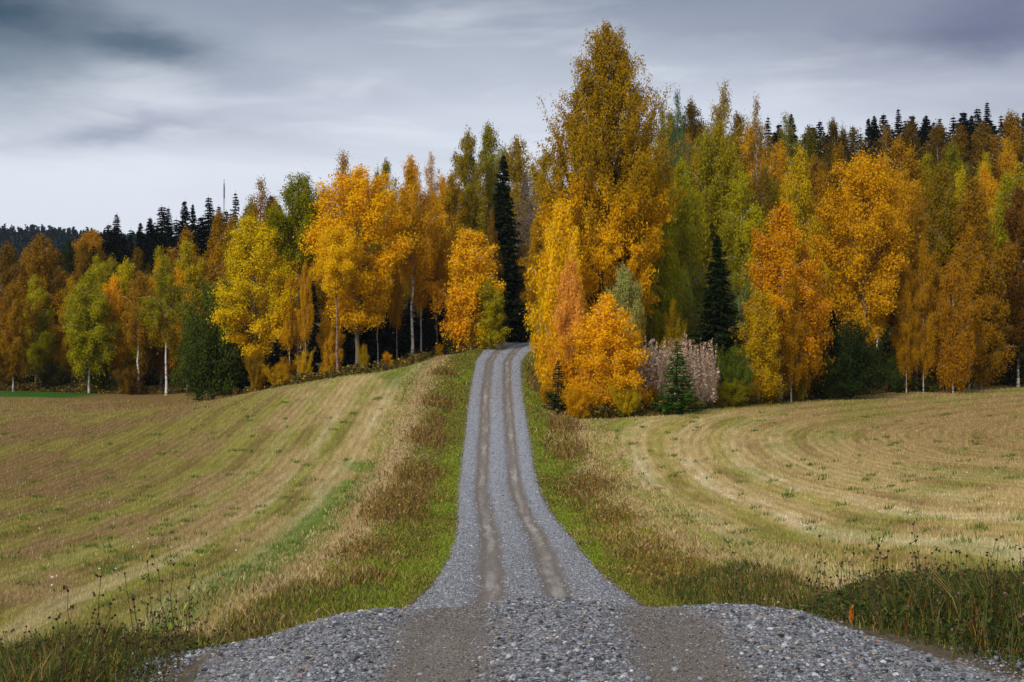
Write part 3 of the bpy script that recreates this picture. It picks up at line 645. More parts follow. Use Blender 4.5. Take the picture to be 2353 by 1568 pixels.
tree('birch', 2165, 136, 380, 130, (138, 108, 20), 'olive-brown birch behind the orange-brown birch cluster', short='the olive-brown birch')
tree('young', 2190, 126, 600, 90, (172, 92, 30), 'thin rusty birch with a white stem between the orange-brown birches')
tree('birch', 2240, 134, 415, 160, (150, 94, 18), 'deep orange birch with a long pale trunk near the right edge', short='the deep orange birch')
tree('birch', 2340, 138, 430, 140, (118, 74, 16), 'dark rust birch at the extreme right edge of the picture', short='the dark rust birch at the right edge')
tree('young', 2255, 134, 640, 110, (156, 96, 20), 'low orange birch at the foot of the deep orange birch')
tree('bush', 2330, 139, 780, 110, (44, 52, 14), 'dark green bush at the right end of the field edge')
tree('bush', 2060, 127, 805, 90, (66, 76, 18), 'green bush right of the dark rounded bush')

for px_, d_, t_, w_, lb in [(2083, 126, 600, 46, 'slender white-stemmed birch left of the two pale stems under the orange-brown birch'), (2122, 126.5, 560, 50, 'slender straight white-stemmed birch under the orange-brown birch'),
                            (2226, 132, 520, 60, 'slim pale-stemmed birch in front of the deep orange birch'), (1818, 114, 640, 60, 'thin twin pale stem at the foot of the large orange birch'),
                            (702, 134, 600, 40, 'thin brown-stemmed birch right of the thick grey aspen trunk'), (665, 136, 640, 40, 'thin pale-stemmed birch left of the thick grey aspen trunk'),
                            (868, 136, 560, 50, 'slim grey-stemmed birch in the dark gap right of the largest golden aspen'), (912, 140, 600, 44, 'slim birch stem left of the tall white-trunked birch')]:
    tree('highbirch' if px_ < 1000 else 'birch', px_, d_, t_, w_ * (1 if px_ < 1000 else 1.5), (206, 140, 18) if px_ < 1800 else (176, 108, 16), lb, bark=LIN(186, 178, 166), group='slender stems at the wood edge')
def near_hero(px):
    return min(HEROES, key=lambda h: abs(h[0] - px))[1]
CN = {'rust': RUST, 'golden': GOLD, 'olive': OLIVE, 'yellow-green': YG, 'orange': (212, 138, 14), 'brown': BROWN, 'olive-gold': (186, 158, 18)}
seen = {}
def filler(kind, px, d, top, w, cname, where, group, v=0.0, colr=None):
    c = colr or CN[cname]; k = 1 + trnd.uniform(-0.14, 0.10) - (0.24 if 'high' in where else 0.10 if 'farther' in where else 0)
    c = tuple(min(255, int(q * k)) for q in c)
    lb = f"{cname} {KINDNAME[kind][1]} {where} {near_hero(px)}"
    n = seen.get(lb, 0); seen[lb] = n + 1
    if n: lb = f"{cname} {KINDNAME[kind][1]} {where} {near_hero(px)}, {['', 'next one', 'third one', 'fourth one', 'fifth one'][min(n, 4)]} to the right"
    return tree(kind, px, d, top, w, c, lb, group=group)
SKY = [(0, 548), (100, 545), (200, 535), (300, 545), (400, 510), (500, 470), (600, 440), (700, 425), (800, 385), (900, 385), (1000, 368), (1100, 320), (1200, 335), (1260, 345),
       (1500, 300), (1600, 260), (1700, 250), (1780, 285), (1900, 295), (2100, 292), (2360, 290)]
skyl = lambda p: edge_px(SKY, p)
fr = random.Random(11)
for r_, (d0, off, where, step) in enumerate([(163, 108, 'close behind', 62), (186, 50, 'farther back behind', 66), (210, -8, 'high on the slope behind', 60)]):
    p = 1500 + 20 * r_
    while p < 2390:
        cn = fr.choices(['olive', 'golden', 'rust', 'olive-gold', 'yellow-green', 'orange', 'brown'], [3, 3 - r_, 1 + r_, 3, 2 - 0.5 * r_, 1, r_])[0]
        if p > 2050 and cn == 'yellow-green': cn = 'brown'
        if p > 1780 and cn in ('olive', 'yellow-green') and fr.random() < 0.65: cn = fr.choice(['rust', 'golden', 'olive-gold'])
        if r_ == 2 and cn in ('orange', 'golden', 'yellow-green'): cn = fr.choice(['brown', 'olive', 'rust'])
        if r_ == 1 and p > 1800 and cn == 'orange': cn = 'rust'
        filler('thinbirch' if (r_ == 2 and fr.random() < 0.4) else 'birch', p, d0 + fr.uniform(-7, 7), skyl(p) + off + fr.uniform(-22, 22), fr.uniform(95, 135), cn, where, 'birches massed in the hillside wood at right')
        p += step * fr.uniform(0.8, 1.2)
for r_, (d0, off, where, step) in enumerate([(176, 90, 'close behind', 60), (200, 34, 'farther back behind', 64)]):
    p = 30 + 25 * r_
    while p < 1040:
        cn = fr.choices(['olive', 'golden', 'rust', 'olive-gold', 'brown', 'orange'], [2, 1.5, 1.5, 2, 1.5, 1])[0]
        filler('birch', p, d0 + fr.uniform(-6, 6), skyl(p) + off + fr.uniform(-20, 20), fr.uniform(85, 120), cn, where, 'birches massed in the wood at left')
        p += step * fr.uniform(0.8, 1.2)
# dark spruces along the skylines
LS = [(232, 530), (250, 512), (268, 488), (300, 522), (322, 508), (345, 498), (373, 470), (387, 474), (405, 498), (424, 458), (443, 466), (480, 448), (503, 470), (541, 436), (622, 446), (640, 468), (708, 418), (868, 392)]
RS = [(1765, 262), (1790, 282), (1818, 258), (1884, 274), (1922, 288), (1996, 268), (2009, 262), (2030, 258), (2064, 246), (2096, 262), (2128, 262), (2160, 268), (2190, 262), (2214, 254), (2246, 244), (2268, 230), (2300, 258), (2352, 254), (1960, 285), (2080, 270), (2145, 276), (2232, 262)]
def spruce_rows(L, d0, wmin, wmax, side):
    Ls = sorted(L)
    for i, (p, y_) in enumerate(Ls):
        hs = min(HEROES, key=lambda h: abs(h[0] - p))[1]
        lb = f"dark skyline spruce at {side} above {hs}" if d0 > 230 else f"dark spruce just below the {side} skyline over {hs}".replace('the olive-brown birch with the long white trunk', 'the olive-brown birch')
        n = seen.get(lb, 0); seen[lb] = n + 1
        if n: lb = f"{['', 'second', 'third', 'fourth', 'fifth', 'sixth', 'seventh', 'eighth', 'ninth', 'tenth', 'eleventh', 'twelfth', 'thirteenth', 'fourteenth'][min(n, 13)]} {'dark skyline spruce' if d0 > 230 else 'dark spruce below the skyline'} from the left above {hs}"
        tree('spruce', p, d0 + fr.uniform(-8, 8), y_, fr.uniform(wmin, wmax), SPRB, lb, group=f'dark spruces on the {side} skyline')
spruce_rows(LS, 236, 64, 140, 'left'); spruce_rows(RS, 240, 54, 120, 'right')
RS2 = [(1780, 300), (1803, 310), (1850, 300), (1900, 306), (1942, 302), (1978, 300), (2020, 296), (2050, 292), (2112, 296), (2150, 300), (2176, 296), (2205, 290), (2258, 276), (2284, 284), (2325, 280)]
LS2 = [(215, 560), (258, 545), (285, 540), (334, 532), (360, 515), (415, 500), (462, 495), (492, 492), (520, 480), (565, 475)]
RS2 += [(1812, 292), (1868, 288), (1910, 296), (2012, 284), (2040, 280), (2086, 286), (2122, 282), (2168, 288), (2222, 276), (2242, 282), (2276, 268), (2312, 270), (2340, 272)]
spruce_rows(RS2, 224, 80, 120, 'right'); spruce_rows(LS2, 220, 90, 130, 'left')
# dark spruces that stand in the gloom between the trunks
for i, (p, d_, t_, w_) in enumerate([(590, 150, 700, 90), (660, 146, 710, 90), (800, 142, 690, 80), (840, 144, 660, 90), (945, 152, 680, 90), (1010, 154, 700, 80), (1160, 160, 640, 100), (530, 156, 700, 90), (560, 160, 650, 90), (620, 158, 670, 80), (720, 152, 640, 90), (760, 150, 700, 70), (870, 148, 620, 110), (910, 150, 640, 90), (985, 152, 660, 80), (1035, 156, 650, 90), (1150, 166, 600, 90), (1195, 168, 560, 90),
                                     (1225, 162, 640, 70), (330, 190, 660, 80), (130, 195, 700, 80), (60, 192, 700, 80), (450, 182, 680, 80), (2050, 142, 640, 90), (2150, 146, 660, 90), (2290, 148, 640, 100), (1900, 140, 640, 90), (1730, 136, 600, 90), (1440, 130, 640, 90)]):
    hs = near_hero(p); lb = f"shaded dark spruce standing low behind {hs}"
    n = seen.get(lb, 0); seen[lb] = n + 1
    if n: lb += ', farther right'
    tree('spruce', p, d_, t_, w_, (20, 28, 18), lb, group='shaded spruces between the trunks')
# low bushes along the edge of the wood
BU = [(120, 175, 830, 80, (84, 76, 30)), (230, 172, 820, 70, (96, 92, 30)), (300, 168, 840, 60, (120, 84, 30)), (15, 175, 820, 60, (100, 72, 30)), (640, 126, 835, 60, (190, 140, 30)), (655, 128, 820, 44, (176, 110, 30)), (700, 128, 800, 40, (210, 160, 34)),
      (590, 132, 800, 50, (150, 104, 34)), (890, 128, 808, 28, (214, 112, 30)), (1072, 148, 730, 70, (150, 136, 34)), (1190, 150, 765, 40, (140, 134, 60)), (1262, 104, 880, 60, (190, 130, 34)), (1330, 97, 880, 80, (214, 150, 30)),
      (1438, 97, 870, 70, (190, 152, 34)), (1680, 106, 870, 80, (140, 124, 36)), (1760, 112, 850, 80, (150, 118, 34)), (1830, 115, 860, 50, (120, 100, 34)), (2130, 128, 840, 70, (84, 84, 34)), (2200, 131, 850, 60, (110, 84, 28)),
      (835, 128, 790, 26, (180, 140, 30)), (1010, 139, 790, 24, (196, 128, 30)), (1498, 101, 882, 40, (150, 74, 38))]
cname = lambda c: 'orange' if c[0] > 185 and c[1] < 135 else 'yellow' if c[0] > 165 else 'olive' if c[1] > c[0] * 0.84 else 'brown'
for p, d_, t_, w_, c_ in BU:
    lb = f"low {cname(c_)} bush at the wood edge by {near_hero(p)}"
    n = seen.get(lb, 0); seen[lb] = n + 1
    if n: lb += ', the farther right one'
    tree('bush', p, d_, t_, w_, c_, lb, group='low bushes at the wood edge')

# ------------------------------------------------------------------ the far wood on the blue hill and the mast
def far_wood():
    rng = np.random.RandomState(3); n = 1500
    px = rng.uniform(-120, 760, n); d = 480 + 350 * np.sqrt(rng.rand(n)); d[:420] = rng.uniform(770, 850, 420); px[:420] = rng.uniform(-60, 420, 420)
    x = (px - 1176.5) / F * d; z = Zland(x, d); H = rng.uniform(10, 16, n); vs = []; tn = []
    for i in range(n):
        k = 60; t = rng.rand(k) ** 0.8; a = rng.uniform(0, 6.283, k); R_ = H[i] * 0.17 * (1 - t) ** 0.8 * rng.uniform(0.3, 1, k) + 0.1
        c = np.c_[x[i] + R_ * np.cos(a), d[i] + R_ * np.sin(a), z[i] + H[i] * t]
        vs.append(leaf_tris(c, unit(np.c_[np.cos(a), np.sin(a), np.full(k, .3)]), 0.75, rng, 1.4)); tn.append(np.clip(rng.rand(k), 0, 1))
    v = np.concatenate(vs)
    me = mesh_np('far_wood', v, np.arange(len(v)).reshape(-1, 3), [M_N], fattr={'tone': np.concatenate(tn)})
    o = obj('far_wood', me); o.color = (*LIN(34, 50, 54), 1)
    tag(o, 'distant dark blue spruce wood on the hill at the left horizon', kind='stuff')
far_wood()
def mast():
    d = 420.; x, y, z = at(515, d); top = 2 + (784 - 421) / F * d; A = Acc()
    for a in range(3):
        an = a * 2.094; A.add(*tube([[0.2 * math.cos(an), 0.2 * math.sin(an), s * (top - z)] for s in (0, .5, 1)], [0.045] * 3, 4))
    k = 0; zz = 0.0
    while zz < top - z - 1.5:
        a0 = (k % 3) * 2.094; a1 = a0 + 2.094
        A.add(*tube([[0.2 * math.cos(a0), 0.2 * math.sin(a0), zz], [0.2 * math.cos(a1), 0.2 * math.sin(a1), zz + 1.2]], [0.03] * 2, 3)); zz += 1.2; k += 1
    m_, t, out = mat('galvanised_steel'); finish(t, out, (*LIN(120, 124, 132), 1), 0.5)
    e_ = empty('radio_mast', (x, y, z)); tag(e_, 'thin lattice radio mast above the dark spruces on the left skyline', 'mast')
    v, f = A.get(); obj('lattice', mesh_np('lattice', v, f, [m_]), e_)
    v, f = tube([[0, 0, top - z - 4.5], [0, 0, top - z - 1]], [0.22, 0.22], 8); obj('antenna', mesh_np('antenna', v, f, [m_]), e_)
    v, f = tube([[0, 0, top - z - 1], [0, 0, top - z + 1.2]], [0.1, 0.06], 6); obj('rod', mesh_np('rod', v, f, [m_]), e_)
mast()

# ------------------------------------------------------------------ grass, stubble and weeds
def blades(rng, x, y, h, w, c, lean=0.35, z=None, bend=True):
    n = len(x); z = Zland(x, y) - 0.02 if z is None else z
    an = rng.uniform(0, 6.283, n); ld = np.c_[np.cos(an), np.sin(an)] * (h * lean * rng.uniform(0.2, 1.2, n))[:, None]
    wa = rng.uniform(-0.9, 0.9, n); wd = np.c_[np.cos(wa), np.sin(wa)] * (w / 2)[:, None]
    p = np.c_[x, y, z]; W = np.c_[wd, np.zeros(n)]
    tip = p + np.c_[ld, h]
    if bend:
        midp = p + np.c_[ld * 0.35, h * 0.6]
        v = np.stack([p - W, p + W, midp + W * 0.8, midp - W * 0.8, tip], 1).reshape(-1, 3)
        b = np.arange(n)[:, None] * 5
        f = np.concatenate([b + [0, 1, 2], b + [0, 2, 3], b + [3, 2, 4]], 1).reshape(-1, 3)
        return v, f, np.repeat(c, 3, 0)
    v = np.stack([p - W, p + W, tip], 1).reshape(-1, 3)
    return v, np.arange(n * 3).reshape(-1, 3), c
def stuff(name, label, parts, m):
    A = Acc(); cs = []
    for v, f, c in parts: A.add(v, f); cs.append(c)
    v, f = A.get()
    o = obj(name, mesh_np(name, v, f, [m], fattr={'base': np.concatenate(cs)})); return tag(o, label, kind='stuff')
def pick(rng, n, cols, wts):
    k = rng.choice(len(cols), n, p=np.array(wts) / sum(wts)); return np.array([LIN(*q) for q in cols])[k] * rng.uniform(0.7, 1.25, (n, 1))

def stubble(left):
    rng = np.random.RandomState(21 + left); n = 170000
    d = 24 * (150 / 24.) ** rng.rand(n); u = rng.uniform(-0.42, 0.02, n) if left else rng.uniform(-0.01, 0.42, n)
    x = u * d; q = x - xk(RC, d); out = np.abs(q) - xk(RW, d)
    r = rowcoord(x, d)
    row = np.sin(r * 2 * np.pi / 0.5) * 0.5 + 0.5
    ok = (d < fedge(x, d) - 0.5) & (out > (2.7 if not left else 3.4)) & ((q < 0) == bool(left)) & (rng.rand(n) < 0.15 + 0.85 * row ** 1.4)
    x, d = x[ok], d[ok]; n = len(x)
    base = ground_colour(x, d) * rng.uniform(0.75, 1.3, (n, 1))
    k = rng.rand(n) < 0.28; base[k] = base[k] * 0.5 + C3(214, 190, 140) * 0.5 * rng.uniform(0.7, 1.2, (k.sum(), 1))
    h = rng.uniform(0.05, 0.13, n) * (1 + d / 200); w = 0.012 + d * 0.00050
    stuff('stubble', f"short straw stubble standing in the {'left' if left else 'right'} field", [blades(rng, x, d, h, w, base, 0.5, bend=False)], M_GR)
stubble(1); stubble(0)

def verge(left):
    rng = np.random.RandomState(31 + left); n = 90000
    d = 13 * (148 / 13.) ** rng.rand(n); out = rng.exponential(1.7, n) - 0.12; out = np.where(out > 5.2, rng.uniform(0, 5, n), out)
    x = xk(RC, d) + (xk(RW, d) + out) * (-1 if left else 1)
    ok = (d < fedge(x, d) + 2)
    x, d, out = x[ok], d[ok], out[ok]; n = len(x)
    n2 = fbm(x * 0.9 + 4, d * 0.35 + 8, 4); n1 = fbm(x * 0.3 + 44, d * 0.15 + 8, 3)
    big = fbm(x * 0.25 + 5, d * 0.085 + 2, 3)          # patches some metres long
    g = pick(rng, n, [(136, 160, 40), (108, 132, 34), (168, 166, 56), (176, 154, 80)], [4, 3, 2, 0.8])
    g2 = pick(rng, n, [(116, 122, 40), (144, 136, 54), (96, 104, 34), (176, 150, 84)], [3, 2.5, 2, 1.5])
    lush = sstep(big + 0.16 * np.exp(-((d - 72) / 24) ** 2), 0.45, 0.56)
    g = np.where((rng.rand(n) < 0.15 + 0.75 * lush)[:, None], g, g2)
    b = pick(rng, n, [(140, 106, 56), (108, 88, 44), (176, 146, 88), (204, 180, 126), (128, 126, 46), (158, 154, 56), (168, 120, 46)], [1.6, 0.8, 2, 2, 2.6, 3, .5])
    s = pick(rng, n, [(204, 180, 134), (180, 150, 104), (140, 128, 60)], [3, 2, 1])
    gl = sstep(out + 2.6 * (n1 - 0.5) + 1.6 * (big - 0.5), 1.1, 2.3); sl = sstep(out + 2.2 * (n2 - 0.5) + 0.3 * (1 - left), 1.9, 3.6) * sstep(d, 20, 36)
    isb = rng.rand(n) < gl * (0.10 + 0.7 * sstep(n2 * 0.5 + big * 0.5, 0.47, 0.56)) + 0.12 * sstep(n2, .5, .7); c = np.where(isb[:, None], b, g); iss = rng.rand(n) < sl; c = np.where(iss[:, None], s, c)
    dk = (rng.rand(n) < 0.5 * sstep(n2, 0.55, 0.7)); c[dk] *= np.array([0.62, 0.60, 0.55])
    h = rng.uniform(0.05, 0.16, n) * (1 + 1.5 * isb * (~iss) * sstep(n2, 0.42, 0.62) * sstep(big, .4, .6)) * (0.4 + 0.6 * sstep(out, -0.1, 0.5))
    w = 0.008 + d * 0.0007
    stuff('verge_grass', f"grass and brown weeds on the {'left' if left else 'right'} verge of the gravel road", [blades(rng, x, d, h * 1.1, w, c, 0.8)], M_GR)
verge(1); verge(0)

def daisies():
    rng = np.random.RandomState(91); n = 260; d = 30 * 3.6 ** rng.rand(n); u = rng.uniform(-0.34, 0.36, n); x = u * d
    ok = (np.abs(x - xk(RC, d)) > xk(RW, d) + 4) & (d < fedge(x, d) - 2); x, d = x[ok], d[ok]; n = len(x)
    c = np.c_[x, d, Zland(x, d) + rng.uniform(.12, .25, n)]; v = leaf_tris(c, rng.normal(0, .3, (n, 3)) + [0, -1, .5], 0.035, rng)
    stuff('daisies', 'scattered small white flowers in the stubble fields', [(v, np.arange(len(v)).reshape(-1, 3), pick(rng, n, [(226, 226, 222)], [1]))], M_W)
    n = 500; d = 28 * 3.6 ** rng.rand(n); u = rng.uniform(-0.36, 0.36, n); x = u * d; ok = (np.abs(x - xk(RC, d)) > xk(RW, d) + 4) & (d < fedge(x, d) - 2); x, d = x[ok], d[ok]
    k = rng.randint(8, 40, len(x)); x = np.repeat(x, k); d = np.repeat(d, k); n = len(x); x = x + rng.normal(0, .14, n); d = d + rng.normal(0, .2, n)
    stuff('green_tufts', 'small tufts of fresh green weeds scattered over the stubble', [blades(rng, x, d, rng.uniform(.08, .2, n), 0.015 + d * .0005, pick(rng, n, [(96, 124, 40), (74, 100, 44), (130, 140, 50)], [2, 2, 1]), .6, bend=False)], M_GR)
daisies()

def clumps():     # brown docks and sedge tussocks on the verges
    rng = np.random.RandomState(77); parts = []
    for px_, d_, n_, hh, rad in [(930, 62, 900, .55, 1.3), (905, 56, 700, .5, 1.1), (965, 72, 700, .6, 1.1), (985, 85, 600, .6, 1.0), (1010, 100, 500, .6, .9), (1020, 118, 400, .6, .8), (1005, 92, 300, .5, .6),
                                 (1345, 66, 700, .5, 1.1), (1310, 80, 500, .5, .9), (1400, 55, 500, .4, 1.0), (1290, 92, 500, .7, .9), (1235, 112, 500, .7, .9), (1228, 122, 400, .8, .8), (1520, 38, 700, .3, 1.0), (1460, 44, 600, .3, .9), (840, 44, 500, .3, .9)]:
        d = d_ + rng.normal(0, rad * rng.uniform(1.2, 2.6), n_); x = wx(px_, d_) + rng.normal(0, rad * 0.55, n_)
        x = np.where(np.abs(x - xk(RC, d)) < xk(RW, d) + .3, x + np.sign(x - xk(RC, d)) * 1.2, x)
        c = pick(rng, n_, [(132, 96, 54), (98, 74, 42), (160, 128, 76), (118, 108, 44), (150, 112, 44)], [3, 2.5, 2, 2, .7])
        parts.append(blades(rng, x, d, hh * rng.uniform(.3, 1.0, n_), 0.012 + d * 0.0005, c, .6))
        m_ = n_; k_ = rng.randint(0, n_, m_); lz = Zland(x[k_], d[k_]) + hh * rng.uniform(.05, .8, m_)
        v_ = leaf_tris(np.c_[x[k_] + rng.normal(0, .12, m_), d[k_] + rng.normal(0, .15, m_), lz], rng.normal(0, .5, (m_, 3)) + [0, -.3, .5], 0.03 + d_ * 0.0004, rng, 1.3)
        parts.append((v_, np.arange(m_ * 3).reshape(-1, 3), pick(rng, m_, [(140, 100, 50), (120, 118, 42), (170, 140, 60), (96, 104, 36)], [2, 2, 1.5, 1.5])))
    stuff('brown_weeds', 'brown withered weed tussocks on both verges of the road', parts, M_W)
clumps()

def undergrowth():
    rng = np.random.RandomState(41); n = 52000
    u = rng.uniform(-0.37, 0.37, n); e_ = np.where(u < 0, edge_px(LEDGE, u), edge_px(REDGE, u))
    d = e_ + rng.exponential(4.0, n) - 0.8; x = u * d
    ok = (np.abs(x - xk(RC, d)) > xk(RW, d) + 1.4); x, d, u = x[ok], d[ok], u[ok]; n = len(x)
    nn = fbm(x * 0.5, d * 0.5, 3); z = Zland(x, d)
    h = (0.12 + 0.85 * sstep(nn, 0.4, 0.75)) * rng.rand(n) ** 0.8
    c = np.c_[x, d, z + h]
    v = leaf_tris(c, rng.normal(0, .4, (n, 3)) + [0, -0.5, .3], 0.12, rng, 1.3)
    cc = pick(rng, n, [(120, 96, 32), (84, 84, 30), (100, 66, 30), (180, 136, 34), (56, 60, 26)], [3, 3, 2, 1, 3])
    lf = rng.rand(n) < 0.012; cc[lf] = C3(226, 178, 30)
    stuff('undergrowth', 'tangled low undergrowth and fallen leaves along the wood edge', [(v, np.arange(len(v)).reshape(-1, 3), cc)], M_W)
undergrowth()

def fireweed():
    rng = np.random.RandomState(51); parts = []
    for i in range(560):
        px_ = rng.uniform(1470, 1650); d = rng.uniform(101, 113); x = wx(px_, d); z = float(Zland(x, d)); h = rng.uniform(1.3, 4.6) * (0.7 + .6 * float(fbm(np.array([x * .8]), np.array([d * .3]), 2)[0]))
        k = 44; t = rng.rand(k) ** 0.8; an = rng.uniform(0, 6.28, k); rr = rng.uniform(0, .20, k) * (1.15 - t)
        c = np.c_[x + rr * np.cos(an) + (t * .2 * rng.normal()), d + rr * np.sin(an), z + h * (0.25 + .75 * t)]
        v = leaf_tris(c, rng.normal(0, .5, (k, 3)) + [0, -.6, .2], 0.085, rng, 1.6, 0.6, 0.4)
        cc = pick(rng, k, [(204, 184, 168), (176, 150, 128), (142, 106, 82), (160, 132, 90)], [2.6, 3, 2, 2])
        parts.append((v, np.arange(len(v)).reshape(-1, 3), cc))
    stuff('fireweed', 'pale pinkish seeding fireweed thicket at the edge of the right wood', parts, M_W)
fireweed()

def near_plants(left):
    """thick roadside growth on the shoulder next to the camera"""
    rng = np.random.RandomState(61 + left); parts = []
    def place(n, lo=0.0, hi=2.4):
        d = rng.uniform(6.2, 19, n); o_ = rng.uniform(0, 1, n) ** 0.9 * (hi - lo) + lo
        x = xk(RC, d) + (xk(RW, d) + o_) * (-1 if left else 1)
        x = x + (0.25 * (fbm(d * 1.3, d * 0 + 3 + left, 3) - 0.5)); return x, d, o_
    x, d, o_ = place(52000, -0.05, 3.6)
    d2 = 17 * 2.1 ** rng.rand(16000); o2 = rng.uniform(-.2, 3.2, 16000); x = np.r_[x, xk(RC, d2) + (xk(RW, d2) + o2) * (-1 if left else 1)]; d = np.r_[d, d2]; o_ = np.r_[o_, o2]; n = len(x); nn = fbm(x * 1.6, d * 1.6, 3)
    hmax = np.where(left, 0.34, 0.46 + 0.14 * (d < 10.6)) * (0.12 + 0.88 * sstep(o_, 0.0, 0.8)) * (0.6 + 0.8 * nn)
    hmax = hmax * np.interp(d, [6, 12, 20, 36], [1.0, 0.85, 0.75, 0.6])
    h = hmax * rng.uniform(0.35, 1.15, n)
    c = pick(rng, n, [(92, 104, 38), (62, 76, 28), (128, 118, 54), (160, 136, 80), (178, 126, 50), (92, 72, 42)], [4, 4 if left else 6, 2.4 if left else 1.4, 2.0 if left else 1.2, 0.6, 1.6])  # right-hand mix weighted darker to paint in the shade of the frame corner
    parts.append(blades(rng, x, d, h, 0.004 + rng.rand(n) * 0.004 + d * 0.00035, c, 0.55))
    # leaves of clover and weeds
    x, d, o_ = place(26000 if left else 52000, 0.05, 3.4); n = len(x); z = Zland(x, d) + rng.uniform(0.02, 0.32 if left else 0.48, n) * (0.3 + 0.7 * sstep(o_, 0, 0.8)) * np.interp(d, [6, 19], [1, .6])
    v = leaf_tris(np.c_[x, d, z], rng.normal(0, .3, (n, 3)) + [0, 0, .9], 0.02, rng, 1.4, 0.9)
    parts.append((v, np.arange(len(v)).reshape(-1, 3), pick(rng, n, [(76, 92, 36), (54, 66, 28), (122, 122, 46), (96, 66, 40)], [4, 4, 1.2, 1.6])))
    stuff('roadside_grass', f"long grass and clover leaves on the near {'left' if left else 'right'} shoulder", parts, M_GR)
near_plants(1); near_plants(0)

def ico():
    p = (1 + 5 ** .5) / 2
    v = unit(np.array([(-1, p, 0), (1, p, 0), (-1, -p, 0), (1, -p, 0), (0, -1, p), (0, 1, p), (0, -1, -p), (0, 1, -p), (p, 0, -1), (p, 0, 1), (-p, 0, -1), (-p, 0, 1)], float))
    f = np.array([(0, 11, 5), (0, 5, 1), (0, 1, 7), (0, 7, 10), (0, 10, 11), (1, 5, 9), (5, 11, 4), (11, 10, 2), (10, 7, 6), (7, 1, 8), (3, 9, 4), (3, 4, 2), (3, 2, 6), (3, 6, 8), (3, 8, 9), (4, 9, 5), (2, 4, 11), (6, 2, 10), (8, 6, 7), (9, 8, 1)])
    return v, f
IV, IF = ico()
def ico_many(rng, c, s, cols):
    n = len(c); th = rng.uniform(0, 6.283, n); ca, sa = np.cos(th), np.sin(th)
    v = IV[None] * rng.uniform(0.72, 1.28, (n, 12, 1)) * s[:, None, :]
    # tilt about x, then spin
    ti = rng.normal(0, 0.25, n); ct, st_ = np.cos(ti)[:, None], np.sin(ti)[:, None]
    y1 = v[..., 1] * ct - v[..., 2] * st_; z1 = v[..., 1] * st_ + v[..., 2] * ct; x1 = v[..., 0]
    V = np.stack([x1 * ca[:, None] - y1 * sa[:, None], x1 * sa[:, None] + y1 * ca[:, None], z1], -1) + c[:, None]
    f = (IF[None] + (np.arange(n) * 12)[:, None, None]).reshape(-1, 3)
    return V.reshape(-1, 3), f, np.repeat(cols, 20, 0)

def clover_seedheads(left):
    rng = np.random.RandomState(71 + left); n = 950 if left else 1500
    d = rng.uniform(6.8, 25, n); o_ = rng.uniform(0.25, 3.0, n); x = xk(RC, d) + (xk(RW, d) + o_) * (-1 if left else 1); z = Zland(x, d)
    h = rng.uniform(0.18, 0.44, n) * (1.0 if left else 1.4) * np.interp(d, [6, 17, 25], [1, .8, .7])
    tip = np.c_[x + rng.normal(0, .05, n), d + rng.normal(0, .05, n), z + h]
    W = np.tile([0.0016, 0, 0], (n, 1)); b = np.c_[x, d, z]
    v = np.stack([b - W, b + W, tip + W, tip - W], 1).reshape(-1, 3); i = np.arange(n)[:, None] * 4
    f = np.concatenate([i + [0, 1, 2], i + [0, 2, 3]], 1).reshape(-1, 3)
    parts = [(v, f, np.repeat(pick(rng, n, [(96, 88, 44), (84, 60, 40)], [1, 1]), 2, 0))]
    s = (rng.uniform(0.007, 0.0125, n) * (0.8 + d / 40))[:, None] * np.array([1, 1, 0.9])
    cc = pick(rng, n, [(84, 50, 34), (60, 38, 30), (112, 72, 46), (134, 100, 108), (186, 174, 158), (196, 164, 40)], [5, 4, 2, .3, .3, .2])
    parts.append(ico_many(rng, tip, s, cc))
    stuff('clover_seedheads', f"brown clover seed heads on thin stalks on the near {'left' if left else 'right'} shoulder", parts, M_W)
clover_seedheads(1); clover_seedheads(0)

